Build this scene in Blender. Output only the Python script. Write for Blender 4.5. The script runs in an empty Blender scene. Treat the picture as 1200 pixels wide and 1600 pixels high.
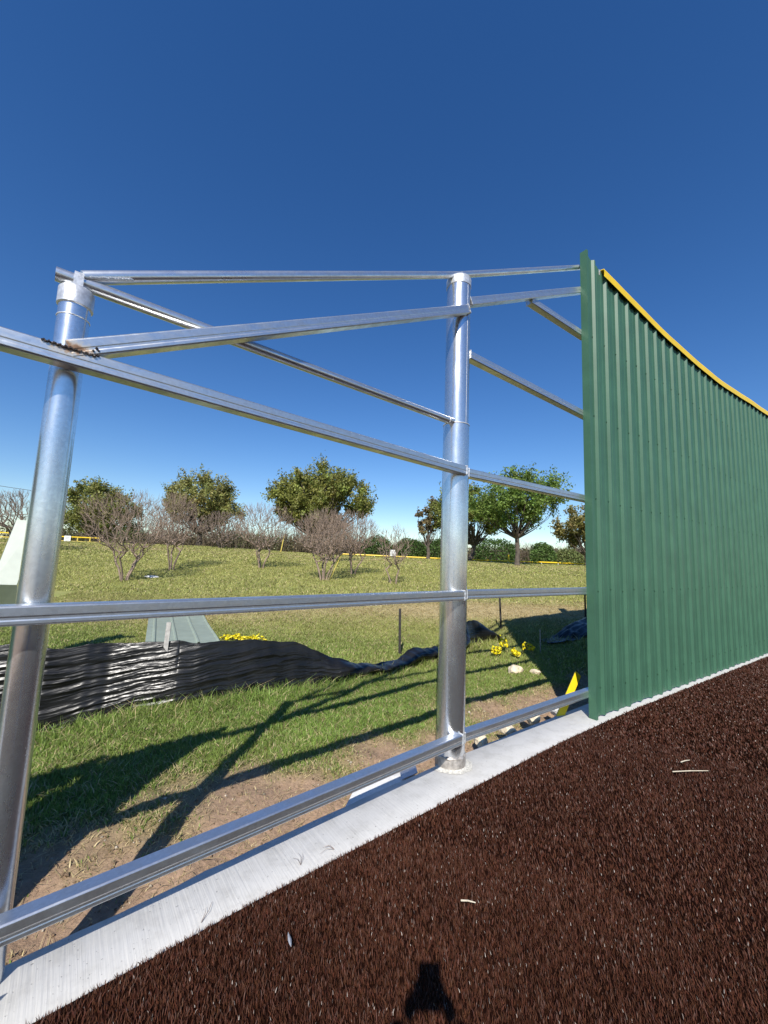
import bpy, math
import numpy as np
from mathutils import Vector, Matrix

scene = bpy.context.scene
col = scene.collection

# ------------------------------------------------------------------ camera
R = np.array([[209., 5360., 617.], [0, 0, 0], [0, 0, 0]])
_u = R[0] / np.linalg.norm(R[0])
_f = np.array([0, 0, 1.]) - _u[2] * _u
_f /= np.linalg.norm(_f)
_x = np.cross(_u, _f)
_x = _x if _x[0] > 0 else -_x
W = np.stack([_x, _f, _u])              # world axes in camera axes (right, up, forward)
EYE = Vector((0, 0, 1.6))
cam_d = bpy.data.cameras.new("camera")
cam = bpy.data.objects.new("camera", cam_d)
col.objects.link(cam)
right, up, fwd = Vector(W[:, 0]), Vector(W[:, 1]), Vector(W[:, 2])
m = Matrix.Identity(4)
for i in range(3):
    m[i][0], m[i][1], m[i][2], m[i][3] = right[i], up[i], -fwd[i], EYE[i]
cam.matrix_world = m
cam_d.sensor_fit = 'VERTICAL'
cam_d.sensor_height = 36.0
cam_d.lens = 36.0 * 617 / 1600
cam_d.clip_start = 0.01
cam_d.clip_end = 5000
scene.camera = cam

# ------------------------------------------------------------------ light
SUN_TRAVEL = Vector((0.103, 0.735, -0.678)).normalized()
sun_d = bpy.data.lights.new("sun", 'SUN')
sun_d.energy = 4.6
sun_d.angle = math.radians(0.5)
sun_d.color = (1.0, 0.955, 0.88)
sun = bpy.data.objects.new("sun", sun_d)
sun.rotation_euler = SUN_TRAVEL.to_track_quat('-Z', 'Y').to_euler()
sun.location = (-3, -20, 18)
col.objects.link(sun)

world = bpy.data.worlds.new("World")
scene.world = world
world.use_nodes = True
wn = world.node_tree
bg = wn.nodes["Background"]
sky = wn.nodes.new("ShaderNodeTexSky")
sky.sky_type = 'NISHITA'
sky.sun_disc = False
sky.sun_elevation = math.radians(42.4)
sky.sun_rotation = math.radians(188.0)
sky.altitude = 150
sky.air_density = 1.05
sky.dust_density = 0.05
sky.ozone_density = 3.5
hs = wn.nodes.new("ShaderNodeHueSaturation")
hs.inputs["Saturation"].default_value = 1.27
hs.inputs["Hue"].default_value = 0.509
hs.inputs["Value"].default_value = 1.05
wn.links.new(sky.outputs[0], hs.inputs["Color"])
wn.links.new(hs.outputs[0], bg.inputs[0])
bg.inputs[1].default_value = 0.10

scene.view_settings.view_transform = 'Standard'
scene.view_settings.look = 'None'
scene.view_settings.exposure = 0.36
scene.view_settings.gamma = 1.0
scene.view_settings.use_curve_mapping = False
scene.cycles.max_bounces = 6
scene.cycles.use_denoising = True

rng = np.random.default_rng(11)

# ------------------------------------------------------------------ helpers
def tag(o, label=None, cat=None, group=None, kind=None):
    for k, v in (('label', label), ('category', cat), ('group', group), ('kind', kind)):
        if v:
            o[k] = v
    return o

def empty(name, loc=(0, 0, 0)):
    o = bpy.data.objects.new(name, None)
    o.location = loc
    o.empty_display_size = 0.1
    col.objects.link(o)
    return o

def link(name, me, mat=None, parent=None):
    o = bpy.data.objects.new(name, me)
    col.objects.link(o)
    if mat is not None:
        me.materials.append(mat)
    if parent is not None:
        o.parent = parent
        p = Vector((0, 0, 0))
        q = parent
        while q is not None:
            p += q.location
            q = q.parent
        o.location = -p               # vertices are given in world coordinates
    return o

def np_mesh(name, co, faces, colour=None, smooth=False):
    """co (n,3); faces: list of (k,m) int arrays; colour (n,3)."""
    me = bpy.data.meshes.new(name)
    co = np.asarray(co, dtype=np.float32)
    me.vertices.add(len(co))
    me.vertices.foreach_set("co", co.ravel())
    idx = np.concatenate([np.asarray(f).ravel() for f in faces]).astype(np.int32)
    tot = np.concatenate([np.full(len(f), np.asarray(f).shape[1]) for f in faces]).astype(np.int32)
    start = np.concatenate([[0], np.cumsum(tot)[:-1]]).astype(np.int32)
    me.loops.add(len(idx))
    me.loops.foreach_set("vertex_index", idx)
    me.polygons.add(len(tot))
    me.polygons.foreach_set("loop_start", start)
    if smooth:
        me.polygons.foreach_set("use_smooth", np.ones(len(tot), dtype=bool))
    me.update(calc_edges=True)
    if colour is not None:
        a = me.attributes.new("tint", 'FLOAT_COLOR', 'POINT')
        c = np.ones((len(co), 4), dtype=np.float32)
        c[:, :3] = colour
        a.data.foreach_set("color", c.ravel())
    return me

class MB:
    """collects pieces of ONE object"""
    def __init__(s):
        s.v, s.f, s.n = [], [], 0
    def add(s, v, faces):
        v = np.asarray(v, float)
        s.v.append(v)
        for f in faces:
            s.f.append([i + s.n for i in f])
        s.n += len(v)
    def box(s, c, sx, sy, sz, ax=None):
        """box by centre, full sizes and 3 axes"""
        ax = np.eye(3) if ax is None else np.asarray(ax, float)
        c = np.asarray(c, float)
        p = []
        for k in range(8):
            p.append(c + ax[0] * sx * ((k & 1) - .5) + ax[1] * sy * (((k >> 1) & 1) - .5) + ax[2] * sz * (((k >> 2) & 1) - .5))
        s.add(p, [(0, 2, 3, 1), (4, 5, 7, 6), (0, 1, 5, 4), (2, 6, 7, 3), (0, 4, 6, 2), (1, 3, 7, 5)])
    def tube(s, pts, radii, seg=12, caps=True):
        pts = [np.asarray(p, float) for p in pts]
        n = len(pts)
        rings = []
        t0 = pts[1] - pts[0]
        ref = np.array([0, 0, 1.]) if abs(t0[2]) < .9 * np.linalg.norm(t0) else np.array([1., 0, 0])
        for i in range(n):
            t = pts[min(i + 1, n - 1)] - pts[max(i - 1, 0)]
            t = t / (np.linalg.norm(t) + 1e-9)
            a = np.cross(t, ref); a /= np.linalg.norm(a) + 1e-9
            b = np.cross(t, a)
            ref = -np.cross(t, a) if False else ref
            r = radii[i] if hasattr(radii, '__len__') else radii
            ang = np.arange(seg) * 2 * math.pi / seg
            rings.append(pts[i] + r * (np.cos(ang)[:, None] * a + np.sin(ang)[:, None] * b))
        v = np.concatenate(rings)
        F = []
        for i in range(n - 1):
            for k in range(seg):
                k2 = (k + 1) % seg
                F.append((i * seg + k, i * seg + k2, (i + 1) * seg + k2, (i + 1) * seg + k))
        if caps:
            F.append(tuple(range(seg - 1, -1, -1)))
            F.append(tuple((n - 1) * seg + k for k in range(seg)))
        s.add(v, F)
    def sweep(s, p0, p1, prof, ax_u, ax_v):
        """straight extrusion of a closed profile [(u,v)]"""
        p0, p1 = np.asarray(p0, float), np.asarray(p1, float)
        u, w = np.asarray(ax_u, float), np.asarray(ax_v, float)
        n = len(prof)
        v = [p0 + u * a + w * b for a, b in prof] + [p1 + u * a + w * b for a, b in prof]
        F = [(k, (k + 1) % n, n + (k + 1) % n, n + k) for k in range(n)]
        F.append(tuple(range(n - 1, -1, -1)))
        F.append(tuple(range(n, 2 * n)))
        s.add(v, F)
    def build(s, name, mat, parent=None, smooth=False, angle=None):
        me = bpy.data.meshes.new(name)
        me.from_pydata([tuple(p) for p in np.concatenate(s.v)], [], s.f)
        me.update()
        if smooth:
            me.polygons.foreach_set("use_smooth", np.ones(len(me.polygons), dtype=bool))
            me.set_sharp_from_angle(angle=math.radians(angle or 40))
        o = link(name, me, mat, parent)
        return o

def hash2(ix, iy, seed=0):
    n = (ix * 374761393 + iy * 668265263 + seed * 974634777) & 0xffffffff
    n = ((n ^ (n >> 13)) * 1274126177) & 0xffffffff
    return ((n ^ (n >> 16)) & 0xffff) / 65535.0

def vnoise(x, y, seed=0):
    x = np.asarray(x, float); y = np.asarray(y, float)
    ix = np.floor(x).astype(np.int64); iy = np.floor(y).astype(np.int64)
    fx = x - ix; fy = y - iy
    fx = fx * fx * (3 - 2 * fx); fy = fy * fy * (3 - 2 * fy)
    a = hash2(ix, iy, seed); b = hash2(ix + 1, iy, seed)
    c = hash2(ix, iy + 1, seed); d = hash2(ix + 1, iy + 1, seed)
    return (a * (1 - fx) + b * fx) * (1 - fy) + (c * (1 - fx) + d * fx) * fy

def fbm(x, y, seed=0, o=4):
    s = 0; a = .5; t = 0
    for k in range(o):
        s = s + a * vnoise(x * 2 ** k, y * 2 ** k, seed + k); t += a; a *= .5
    return s / t

def sstep(a, b, x):
    t = np.clip((x - a) / (b - a), 0, 1)
    return t * t * (3 - 2 * t)

# ------------------------------------------------------------------ materials
def mat_new(name):
    mt = bpy.data.materials.new(name)
    mt.use_nodes = True
    nt = mt.node_tree
    return mt, nt, nt.nodes["Principled BSDF"]

def N(nt, kind, **kw):
    n = nt.nodes.new(kind)
    for k, v in kw.items():
        if k in n.inputs:
            n.inputs[k].default_value = v
        else:
            setattr(n, k, v)
    return n

def ramp(nt, src, stops):
    r = nt.nodes.new("ShaderNodeValToRGB")
    el = r.color_ramp.elements
    while len(el) < len(stops):
        el.new(0.5)
    for e, (p, c) in zip(el, stops):
        e.position = p
        e.color = (c[0], c[1], c[2], 1) if hasattr(c, '__len__') else (c, c, c, 1)
    nt.links.new(src, r.inputs[0])
    return r

def simple(name, colr, rough=.6, metal=0, noise=None, bump=None, spec=.5, var=.18):
    mt, nt, b = mat_new(name)
    b.inputs["Roughness"].default_value = rough
    b.inputs["Metallic"].default_value = metal
    b.inputs["Specular IOR Level"].default_value = spec
    b.inputs["Base Color"].default_value = (*colr, 1)
    g = N(nt, "ShaderNodeNewGeometry")
    if noise:
        t = N(nt, "ShaderNodeTexNoise", Scale=noise, Detail=5.0, Roughness=.6)
        nt.links.new(g.outputs["Position"], t.inputs["Vector"])
        lo = [c * (1 - var) for c in colr]; hi = [min(1, c * (1 + var)) for c in colr]
        r = ramp(nt, t.outputs["Fac"], [(.3, lo), (.7, hi)])
        nt.links.new(r.outputs[0], b.inputs["Base Color"])
    if bump:
        t2 = N(nt, "ShaderNodeTexNoise", Scale=bump[0], Detail=4.0)
        nt.links.new(g.outputs["Position"], t2.inputs["Vector"])
        bp = N(nt, "ShaderNodeBump", Strength=bump[1], Distance=bump[2])
        nt.links.new(t2.outputs["Fac"], bp.inputs["Height"])
        nt.links.new(bp.outputs[0], b.inputs["Normal"])
    return mt

def galvanised(name, base=.60, rough=(.22, .42), scale=9.0, rust_at=None, stretch=(1, 1, .25), metal=.92):
    mt, nt, b = mat_new(name)
    g = N(nt, "ShaderNodeNewGeometry")
    mp = N(nt, "ShaderNodeMapping")
    mp.inputs["Scale"].default_value = stretch
    nt.links.new(g.outputs["Position"], mp.inputs["Vector"])
    t = N(nt, "ShaderNodeTexNoise", Scale=scale, Detail=6.0, Roughness=.65)
    nt.links.new(mp.outputs[0], t.inputs["Vector"])
    v = N(nt, "ShaderNodeTexVoronoi", Scale=75.0)
    nt.links.new(g.outputs["Position"], v.inputs["Vector"])
    r1 = ramp(nt, t.outputs["Fac"], [(.3, (base * .80, base * .83, base * .86)), (.7, (base * 1.12, base * 1.12, base * 1.12))])
    r1b = ramp(nt, v.outputs["Color"], [(0, .86), (1, 1.0)])
    mx0 = N(nt, "ShaderNodeMix", data_type='RGBA', blend_type='MULTIPLY')
    mx0.inputs[0].default_value = 1.0
    nt.links.new(r1.outputs[0], mx0.inputs[6]); nt.links.new(r1b.outputs[0], mx0.inputs[7])
    r2 = ramp(nt, t.outputs["Fac"], [(.3, rough[1]), (.7, rough[0])])
    b.inputs["Metallic"].default_value = metal
    nt.links.new(r2.outputs[0], b.inputs["Roughness"])
    # white zinc runs and specks
    sp = N(nt, "ShaderNodeTexNoise", Scale=160.0, Detail=2.0)
    nt.links.new(g.outputs["Position"], sp.inputs["Vector"])
    rs = ramp(nt, sp.outputs["Fac"], [(.73, 0.0), (.78, .8)])
    mx = N(nt, "ShaderNodeMix", data_type='RGBA')
    mx.inputs[7].default_value = (.75, .76, .77, 1)
    nt.links.new(rs.outputs[0], mx.inputs[0])
    nt.links.new(mx0.outputs[2], mx.inputs[6])
    last = mx.outputs[2]
    bp = N(nt, "ShaderNodeBump", Strength=.05, Distance=.003)
    nt.links.new(t.outputs["Fac"], bp.inputs["Height"])
    nt.links.new(bp.outputs[0], b.inputs["Normal"])
    if rust_at is not None:
        sb = N(nt, "ShaderNodeVectorMath", operation='SUBTRACT')
        nt.links.new(g.outputs["Position"], sb.inputs[0])
        sb.inputs[1].default_value = rust_at
        ml = N(nt, "ShaderNodeVectorMath", operation='MULTIPLY')
        nt.links.new(sb.outputs[0], ml.inputs[0])
        ml.inputs[1].default_value = (1.0, 1.0, 2.6)
        vm = N(nt, "ShaderNodeVectorMath", operation='LENGTH')
        nt.links.new(ml.outputs[0], vm.inputs[0])
        nz = N(nt, "ShaderNodeTexNoise", Scale=60.0, Detail=5.0)
        nt.links.new(g.outputs["Position"], nz.inputs["Vector"])
        ad = N(nt, "ShaderNodeMath", operation='MULTIPLY_ADD')
        nt.links.new(nz.outputs["Fac"], ad.inputs[0])
        ad.inputs[1].default_value = .11
        nt.links.new(vm.outputs["Value"], ad.inputs[2])
        rc = ramp(nt, ad.outputs[0], [(.065, (.10, .055, .035)), (.10, (.34, .20, .11)), (.135, (.66, .57, .43))])
        rm = ramp(nt, ad.outputs[0], [(.105, 1.0), (.165, 0.0)])
        m2 = N(nt, "ShaderNodeMix", data_type='RGBA')
        nt.links.new(rm.outputs[0], m2.inputs[0])
        nt.links.new(last, m2.inputs[6]); nt.links.new(rc.outputs[0], m2.inputs[7])
        last = m2.outputs[2]
        mm = N(nt, "ShaderNodeMath", operation='MULTIPLY_ADD')
        nt.links.new(rm.outputs[0], mm.inputs[0]); mm.inputs[1].default_value = -.8; mm.inputs[2].default_value = metal
        nt.links.new(mm.outputs[0], b.inputs["Metallic"])
    nt.links.new(last, b.inputs["Base Color"])
    return mt

def tinted(name, rough=.6, spec=.3, trans=0.0, noise=None):
    mt, nt, b = mat_new(name)
    a = N(nt, "ShaderNodeAttribute", attribute_name="tint")
    src = a.outputs["Color"]
    if noise:
        g = N(nt, "ShaderNodeNewGeometry")
        t = N(nt, "ShaderNodeTexNoise", Scale=noise, Detail=8.0, Roughness=.7)
        nt.links.new(g.outputs["Position"], t.inputs["Vector"])
        r = ramp(nt, t.outputs["Fac"], [(.28, .62), (.72, 1.32)])
        mx = N(nt, "ShaderNodeMix", data_type='RGBA', blend_type='MULTIPLY')
        mx.inputs[0].default_value = 1.0
        nt.links.new(src, mx.inputs[6]); nt.links.new(r.outputs[0], mx.inputs[7])
        src = mx.outputs[2]
        bp = N(nt, "ShaderNodeBump", Strength=.7, Distance=.03)
        nt.links.new(t.outputs["Fac"], bp.inputs["Height"])
        nt.links.new(bp.outputs[0], b.inputs["Normal"])
    nt.links.new(src, b.inputs["Base Color"])
    b.inputs["Roughness"].default_value = rough
    b.inputs["Specular IOR Level"].default_value = spec
    if trans:
        tr = N(nt, "ShaderNodeBsdfTranslucent")
        nt.links.new(src, tr.inputs["Color"])
        ms = N(nt, "ShaderNodeMixShader")
        ms.inputs[0].default_value = trans
        out = nt.nodes["Material Output"]
        nt.links.new(b.outputs[0], ms.inputs[1]); nt.links.new(tr.outputs[0], ms.inputs[2])
        nt.links.new(ms.outputs[0], out.inputs["Surface"])
    return mt

def concrete_mat():
    mt, nt, b = mat_new("broomed_concrete")
    g = N(nt, "ShaderNodeNewGeometry")
    mp = N(nt, "ShaderNodeMapping", vector_type='TEXTURE')
    mp.inputs["Rotation"].default_value = (0, 0, math.radians(38))
    nt.links.new(g.outputs["Position"], mp.inputs["Vector"])
    t = N(nt, "ShaderNodeTexNoise", Scale=7.0, Detail=8.0, Roughness=.7)
    nt.links.new(g.outputs["Position"], t.inputs["Vector"])
    r = ramp(nt, t.outputs["Fac"], [(.25, (.45, .435, .40)), (.5, (.58, .565, .53)), (.8, (.64, .625, .59))])
    # pits
    sp = N(nt, "ShaderNodeTexNoise", Scale=70.0, Detail=3.0)
    nt.links.new(g.outputs["Position"], sp.inputs["Vector"])
    rp = ramp(nt, sp.outputs["Fac"], [(.27, .50), (.34, 1.0)])
    mx = N(nt, "ShaderNodeMix", data_type='RGBA', blend_type='MULTIPLY'); mx.inputs[0].default_value = 1
    nt.links.new(r.outputs[0], mx.inputs[6]); nt.links.new(rp.outputs[0], mx.inputs[7])
    nt.links.new(mx.outputs[2], b.inputs["Base Color"])
    mp2 = N(nt, "ShaderNodeMapping")
    mp2.inputs["Scale"].default_value = (1, .035, .2)
    nt.links.new(mp.outputs[0], mp2.inputs["Vector"])
    br = N(nt, "ShaderNodeTexNoise", Scale=75.0, Detail=2.0)
    nt.links.new(mp2.outputs[0], br.inputs["Vector"])
    ad = N(nt, "ShaderNodeMath", operation='MULTIPLY_ADD')
    nt.links.new(br.outputs["Fac"], ad.inputs[0]); ad.inputs[1].default_value = 1.4
    nt.links.new(rp.outputs[0], ad.inputs[2])
    bp = N(nt, "ShaderNodeBump", Strength=.45, Distance=.004)
    nt.links.new(ad.outputs[0], bp.inputs["Height"])
    nt.links.new(bp.outputs[0], b.inputs["Normal"])
    b.inputs["Roughness"].default_value = .9
    return mt

def film_mat():
    mt, nt, b = mat_new("black_plastic_film")
    g = N(nt, "ShaderNodeNewGeometry")
    mp0 = N(nt, "ShaderNodeMapping")
    mp0.inputs["Rotation"].default_value = (0, math.radians(9), math.radians(-35))
    nt.links.new(g.outputs["Position"], mp0.inputs["Vector"])
    mp = N(nt, "ShaderNodeMapping")
    mp.inputs["Scale"].default_value = (.25, 1.1, 2.8)
    nt.links.new(mp0.outputs[0], mp.inputs["Vector"])
    t = N(nt, "ShaderNodeTexNoise", Scale=7.0, Detail=4.0, Roughness=.5, Distortion=.4)
    nt.links.new(mp.outputs[0], t.inputs["Vector"])
    d = N(nt, "ShaderNodeTexNoise", Scale=5.0, Detail=4.0)
    nt.links.new(g.outputs["Position"], d.inputs["Vector"])
    r = ramp(nt, d.outputs["Fac"], [(.35, (.006, .006, .006)), (.75, (.018, .0175, .017))])
    nt.links.new(r.outputs[0], b.inputs["Base Color"])
    b.inputs["Roughness"].default_value = .30
    b.inputs["Specular IOR Level"].default_value = .42
    bp = N(nt, "ShaderNodeBump", Strength=.7, Distance=.018)
    nt.links.new(t.outputs["Fac"], bp.inputs["Height"])
    nt.links.new(bp.outputs[0], b.inputs["Normal"])
    return mt

RUST_AT = (-1.31, 1.54, 2.398)
M = dict(
    galv=galvanised("galvanised_pipe", .80, (.17, .33)),
    tube=galvanised("galvanised_round_tube", .78, (.25, .40), 6.0),
    rail=galvanised("galvanised_tube", .74, (.28, .46), 14.0, stretch=(.5, .5, 2)),
    rust=galvanised("galvanised_tube_scorched", .74, (.28, .46), 14.0, rust_at=RUST_AT, stretch=(.5, .5, 2)),
    zinc=simple("zinc_paint", (.62, .63, .64), .42, .55, noise=40, bump=(110, .3, .003), var=.25),
    weldb=simple("burnt_weld", (.035, .026, .022), .6, .4, noise=60, bump=(140, .8, .004)),
    grime=simple("zinc_grimed_base", (.42, .38, .34), .5, .5, noise=28, bump=(80, .4, .004), var=.45),
    green=simple("green_painted_steel", (.050, .128, .078), .46, 0, noise=3.0, spec=.35, var=.12, bump=(2.6, .22, .006)),
    pale=simple("pale_green_painted_steel", (.29, .335, .26), .42, 0, noise=5.0, spec=.5, var=.10),
    palew=simple("off_white_painted_steel", (.60, .64, .56), .45, 0, noise=8.0, var=.06),
    flange=simple("grey_steel_edge", (.17, .18, .20), .4, .5, noise=10.0),
    yellow=simple("yellow_cap_plastic", (.86, .58, .014), .42, 0, noise=6, var=.06),
    yellow2=simple("yellow_board", (.78, .56, .012), .45, 0, noise=6, var=.08),
    tape=simple("yellow_tape", (.80, .66, .015), .35, 0, noise=12, var=.12),
    concrete=concrete_mat(),
    film=film_mat(),
    rock=simple("limestone", (.72, .60, .42), .9, 0, noise=14, bump=(30, .8, .02), var=.4),
    stake=simple("dark_steel_stake", (.045, .04, .036), .6, .3, noise=30, var=.4),
    wood=simple("weathered_stake", (.42, .40, .37), .8, 0, noise=25, var=.3),
    bark=simple("oak_bark", (.12, .095, .075), .95, 0, noise=6, bump=(18, .9, .05), var=.45),
    bark2=simple("smooth_grey_brown_bark", (.28, .205, .155), .85, 0, noise=5, var=.4),
    twig=simple("dark_twig", (.22, .165, .13), .9, 0, noise=4, var=.35),
    bamboo=simple("yellow_pole_paint", (.62, .48, .10), .6, 0, noise=5),
    white=simple("white_sign_paint", (.80, .80, .78), .5, 0, noise=8, var=.05),
    ink=simple("faded_grey_print", (.35, .35, .36), .7),
    screw=simple("painted_screw", (.03, .085, .05), .45, .2),
    straw=simple("dry_straw", (.55, .48, .36), .8, 0, noise=40),
    feather=simple("grey_feather", (.32, .33, .36), .8, 0, noise=60),
    leaf=tinted("leaf", .5, .3, .30),
    grassm=tinted("grass_blade", .5, .3, .25),
    turfm=tinted("turf_fibre", .5, .28, 0),
    groundm=tinted("soil_and_thatch", .95, .1, 0, noise=28.0),
    turfbase=simple("turf_backing", (.050, .019, .0115), .95, 0, noise=120, spec=.0, var=.3),
    chunk=simple("broken_concrete", (.70, .69, .66), .9, 0, noise=14, bump=(40, .5, .01), var=.12),
    skin=simple("skin", (.55, .34, .25), .5, 0, noise=12, var=.08),
    shirt=simple("navy_shirt_cloth", (.05, .07, .12), .9, 0, noise=60),
    jeans=simple("denim", (.06, .09, .16), .9, 0, noise=90),
    hair=simple("brown_hair", (.05, .03, .02), .6, 0, noise=90),
    phone=simple("black_phone", (.02, .02, .022), .2),
    shoe=simple("grey_shoe", (.18, .18, .19), .7, 0, noise=30),
    wire=simple("cable_sheath", (.05, .05, .055), .6),
)

# ------------------------------------------------------------------ layout of the fence line
FRONT = np.array([(-4.6, -1.40), (-1.128, 1.500), (-.889, 1.700), (-.522, 2.015), (.522, 2.854), (1.679, 3.775), (2.564, 4.430), (2.948, 4.705), (7.452, 7.792), (19.9, 16.3), (60, 43.7)])
WID = np.array([.32, .325, .33, .34, .376, .38, .385, .385, .385, .385, .385])
def offset_line(P, w):
    t = np.gradient(P, axis=0)
    t /= np.linalg.norm(t, axis=1)[:, None]
    n = np.stack([-t[:, 1], t[:, 0]], 1)
    return P + n * (w[:, None] if hasattr(w, '__len__') else w)
BACK = offset_line(FRONT, WID)

def line_y(P, x):
    return np.interp(x, P[:, 0], P[:, 1])
def behind(x, y):
    """distance behind the back edge of the concrete (approx., m)"""
    return (y - line_y(BACK, x)) * .79

def terrain(x, y):
    x = np.asarray(x, float); y = np.asarray(y, float)
    s = behind(x, y)
    a = x / np.maximum(y, .5)
    p = np.interp(a, [-.65, -.5, -.3, -.1, 0], [.92, .9, .68, .63, .6])
    zr = np.interp(a, [-.8, -.45, -.15, .2, .6], [1.85, 1.9, 1.62, 1.55, 1.5])
    t = np.clip((y - 9) / 22, 0, 1)
    # soften start and crest of the berm
    ramp_ = np.where(t > 0, t ** p, 0)
    z = -.08 + (zr + .08) * ramp_
    z = z - .055 * np.clip(y - 32, 0, 70)
    dip = -.13 * sstep(-.05, .1, s) * (1 - sstep(.25, .95, s))
    z = z + dip
    z = z - .14 * sstep(2.3, 3.3, -x) * sstep(2.6, 3.4, y) * (1 - sstep(5.5, 7.5, y))
    rough = .5 * (vnoise(x * 1.3, y * 1.3, 3) - .5) * .10 + (vnoise(x * 6, y * 6, 5) - .5) * .035 + (vnoise(x * 15, y * 15, 6) - .5) * (.016 + .026 * (1 - sstep(.7, 1.1, s)))
    z = z + rough * sstep(0, .2, s) * (1 - .4 * sstep(12, 30, y))
    field = 1 - sstep(-.30, -.1, s)           # under the kerb and the turf
    z = z * (1 - field) + (-.16) * field
    return z

def cover(x, y):
    """0 bare dirt .. 1 lush grass"""
    s = behind(x, y)
    n = fbm(x * 1.6, y * 1.6, 21, 4)
    n2 = fbm(x * .45, y * .45, 31, 3)
    g = sstep(.36, 1.10, s + (n - .5) * 1.4)
    # mown dry strip along the foot of the berm
    band = np.exp(-((y - (10.6 + .10 * x)) / .95) ** 2) * sstep(.25, .75, n2 + .18) * (.60 + .38 * np.clip(x * .7, 0, 1))
    band2 = np.exp(-((y - 27) / 2.5) ** 2) * .5 * sstep(.4, .7, n)
    return np.clip(g, 0, 1), np.clip(band + band2, 0, 1), n, n2

DIRT = np.array([.375, .255, .170]); THATCH = np.array([.42, .34, .18])
SOIL_G = np.array([.17, .18, .055])
def ground_col(x, y):
    g, band, n, n2 = cover(x, y)
    c = DIRT[None] * (.75 + .5 * n[:, None])
    dry = np.clip(band * 1.15 + .25 * sstep(.5, .75, n), 0, 1)[:, None]
    far = sstep(6, 14, y)[:, None]
    gc = (SOIL_G * (1 - far) + np.array([.28, .30, .09]) * far) * (.75 + .5 * n2[:, None])
    gc = gc * (1 - dry) + THATCH * dry
    return c * (1 - g[:, None]) + gc * g[:, None]

# ------------------------------------------------------------------ ground sheet
def grid_axis(parts):
    out = []
    for a, b, st in parts:
        out.append(np.arange(a, b, st))
    return np.unique(np.round(np.concatenate(out + [[parts[-1][1]]]), 4))
gx = grid_axis([(-900, -120, 60), (-120, -36, 6), (-36, -8, .6), (-8, -4, .15), (-4, 4, .055), (4, 9, .12), (9, 30, .6), (30, 120, 6), (120, 900, 60)])
gy = grid_axis([(-300, -20, 40), (-20, -2, 3), (-2, .5, .3), (.5, 6.5, .055), (6.5, 12, .12), (12, 36, .4), (36, 110, 4), (110, 1500, 90)])
X, Y = np.meshgrid(gx, gy)
Z = terrain(X, Y)
nx, ny = len(gx), len(gy)
idx = np.arange(nx * ny).reshape(ny, nx)
F4 = np.stack([idx[:-1, :-1].ravel(), idx[:-1, 1:].ravel(), idx[1:, 1:].ravel(), idx[1:, :-1].ravel()], 1)
co = np.stack([X.ravel(), Y.ravel(), Z.ravel()], 1)
me = np_mesh("ground", co, [F4], ground_col(X.ravel(), Y.ravel()), True)
ground = tag(link("ground", me, M['groundm']), "grassy berm and bare dirt behind the unfinished fence", "ground", kind="structure")

# ------------------------------------------------------------------ concrete strip
def resample(P, n):
    d = np.concatenate([[0], np.cumsum(np.linalg.norm(np.diff(P, axis=0), axis=1))])
    s = np.linspace(0, d[-1], n)
    return np.stack([np.interp(s, d, P[:, k]) for k in range(P.shape[1])], 1)
kf = resample(np.concatenate([FRONT, BACK], 1)[:10], 240)
prof = []
for k, r in enumerate(kf):
    f, b = r[:2] + (r[:2] - r[2:]) * .12, r[2:]
    w = (vnoise(k * .9, 0, 77) - .5) * .012
    d = (b - f) / np.linalg.norm(b - f)
    b = b + d * w
    prof.append([(f[0], f[1], -.2), (f[0], f[1], -.003), (*(f + d * .01), 0), (*(b - d * .014), 0.0), (b[0], b[1], -.014), (*(b + d * .012), -.30)])
prof = np.array(prof)
n_, k_ = prof.shape[:2]
ii = np.arange(n_ * k_).reshape(n_, k_)
FK = np.stack([ii[:-1, :-1].ravel(), ii[1:, :-1].ravel(), ii[1:, 1:].ravel(), ii[:-1, 1:].ravel()], 1)
kerb = tag(link("concrete_kerb", np_mesh("concrete_kerb", prof.reshape(-1, 3), [FK]), M['concrete']), "pale broom-finished concrete strip under the fence", "kerb", kind="structure")

# ------------------------------------------------------------------ turf (backing sheet and fibres)
tf = resample(FRONT[:10], 160)
far_pts = np.stack([tf[:, 0] + 18, tf[:, 1] - 24], 1)
co = np.concatenate([np.c_[tf, np.full(len(tf), .005)], np.c_[far_pts, np.full(len(tf), .005)], np.c_[tf, np.full(len(tf), -.02)]])
nn = len(tf)
i0 = np.arange(nn - 1)
FT = np.stack([i0, i0 + nn, i0 + nn + 1, i0 + 1], 1)
FT2 = np.stack([i0 + 2 * nn, i0, i0 + 1, i0 + 2 * nn + 1], 1)
turf = tag(link("turf", np_mesh("turf", co, [FT, FT2]), M['turfbase']), "brown artificial turf warning track on the field side", "turf", kind="structure")

def scatter(n, x0, x1, y0, y1, dens=None, r=rng):
    x = r.uniform(x0, x1, n); y = r.uniform(y0, y1, n)
    return x, y

def in_view(x, y, z=0, mx=.25):
    """keep what the photograph (and a step to its side) can see"""
    d = np.stack([x, y, np.full_like(x, z - 1.6)], 1) @ W
    zf = np.maximum(d[:, 2], 1e-3)
    return (d[:, 2] > .05) & (np.abs(d[:, 0] / zf) < .9725 + mx) & (np.abs(d[:, 1] / zf) < 1.297 + mx)

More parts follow.
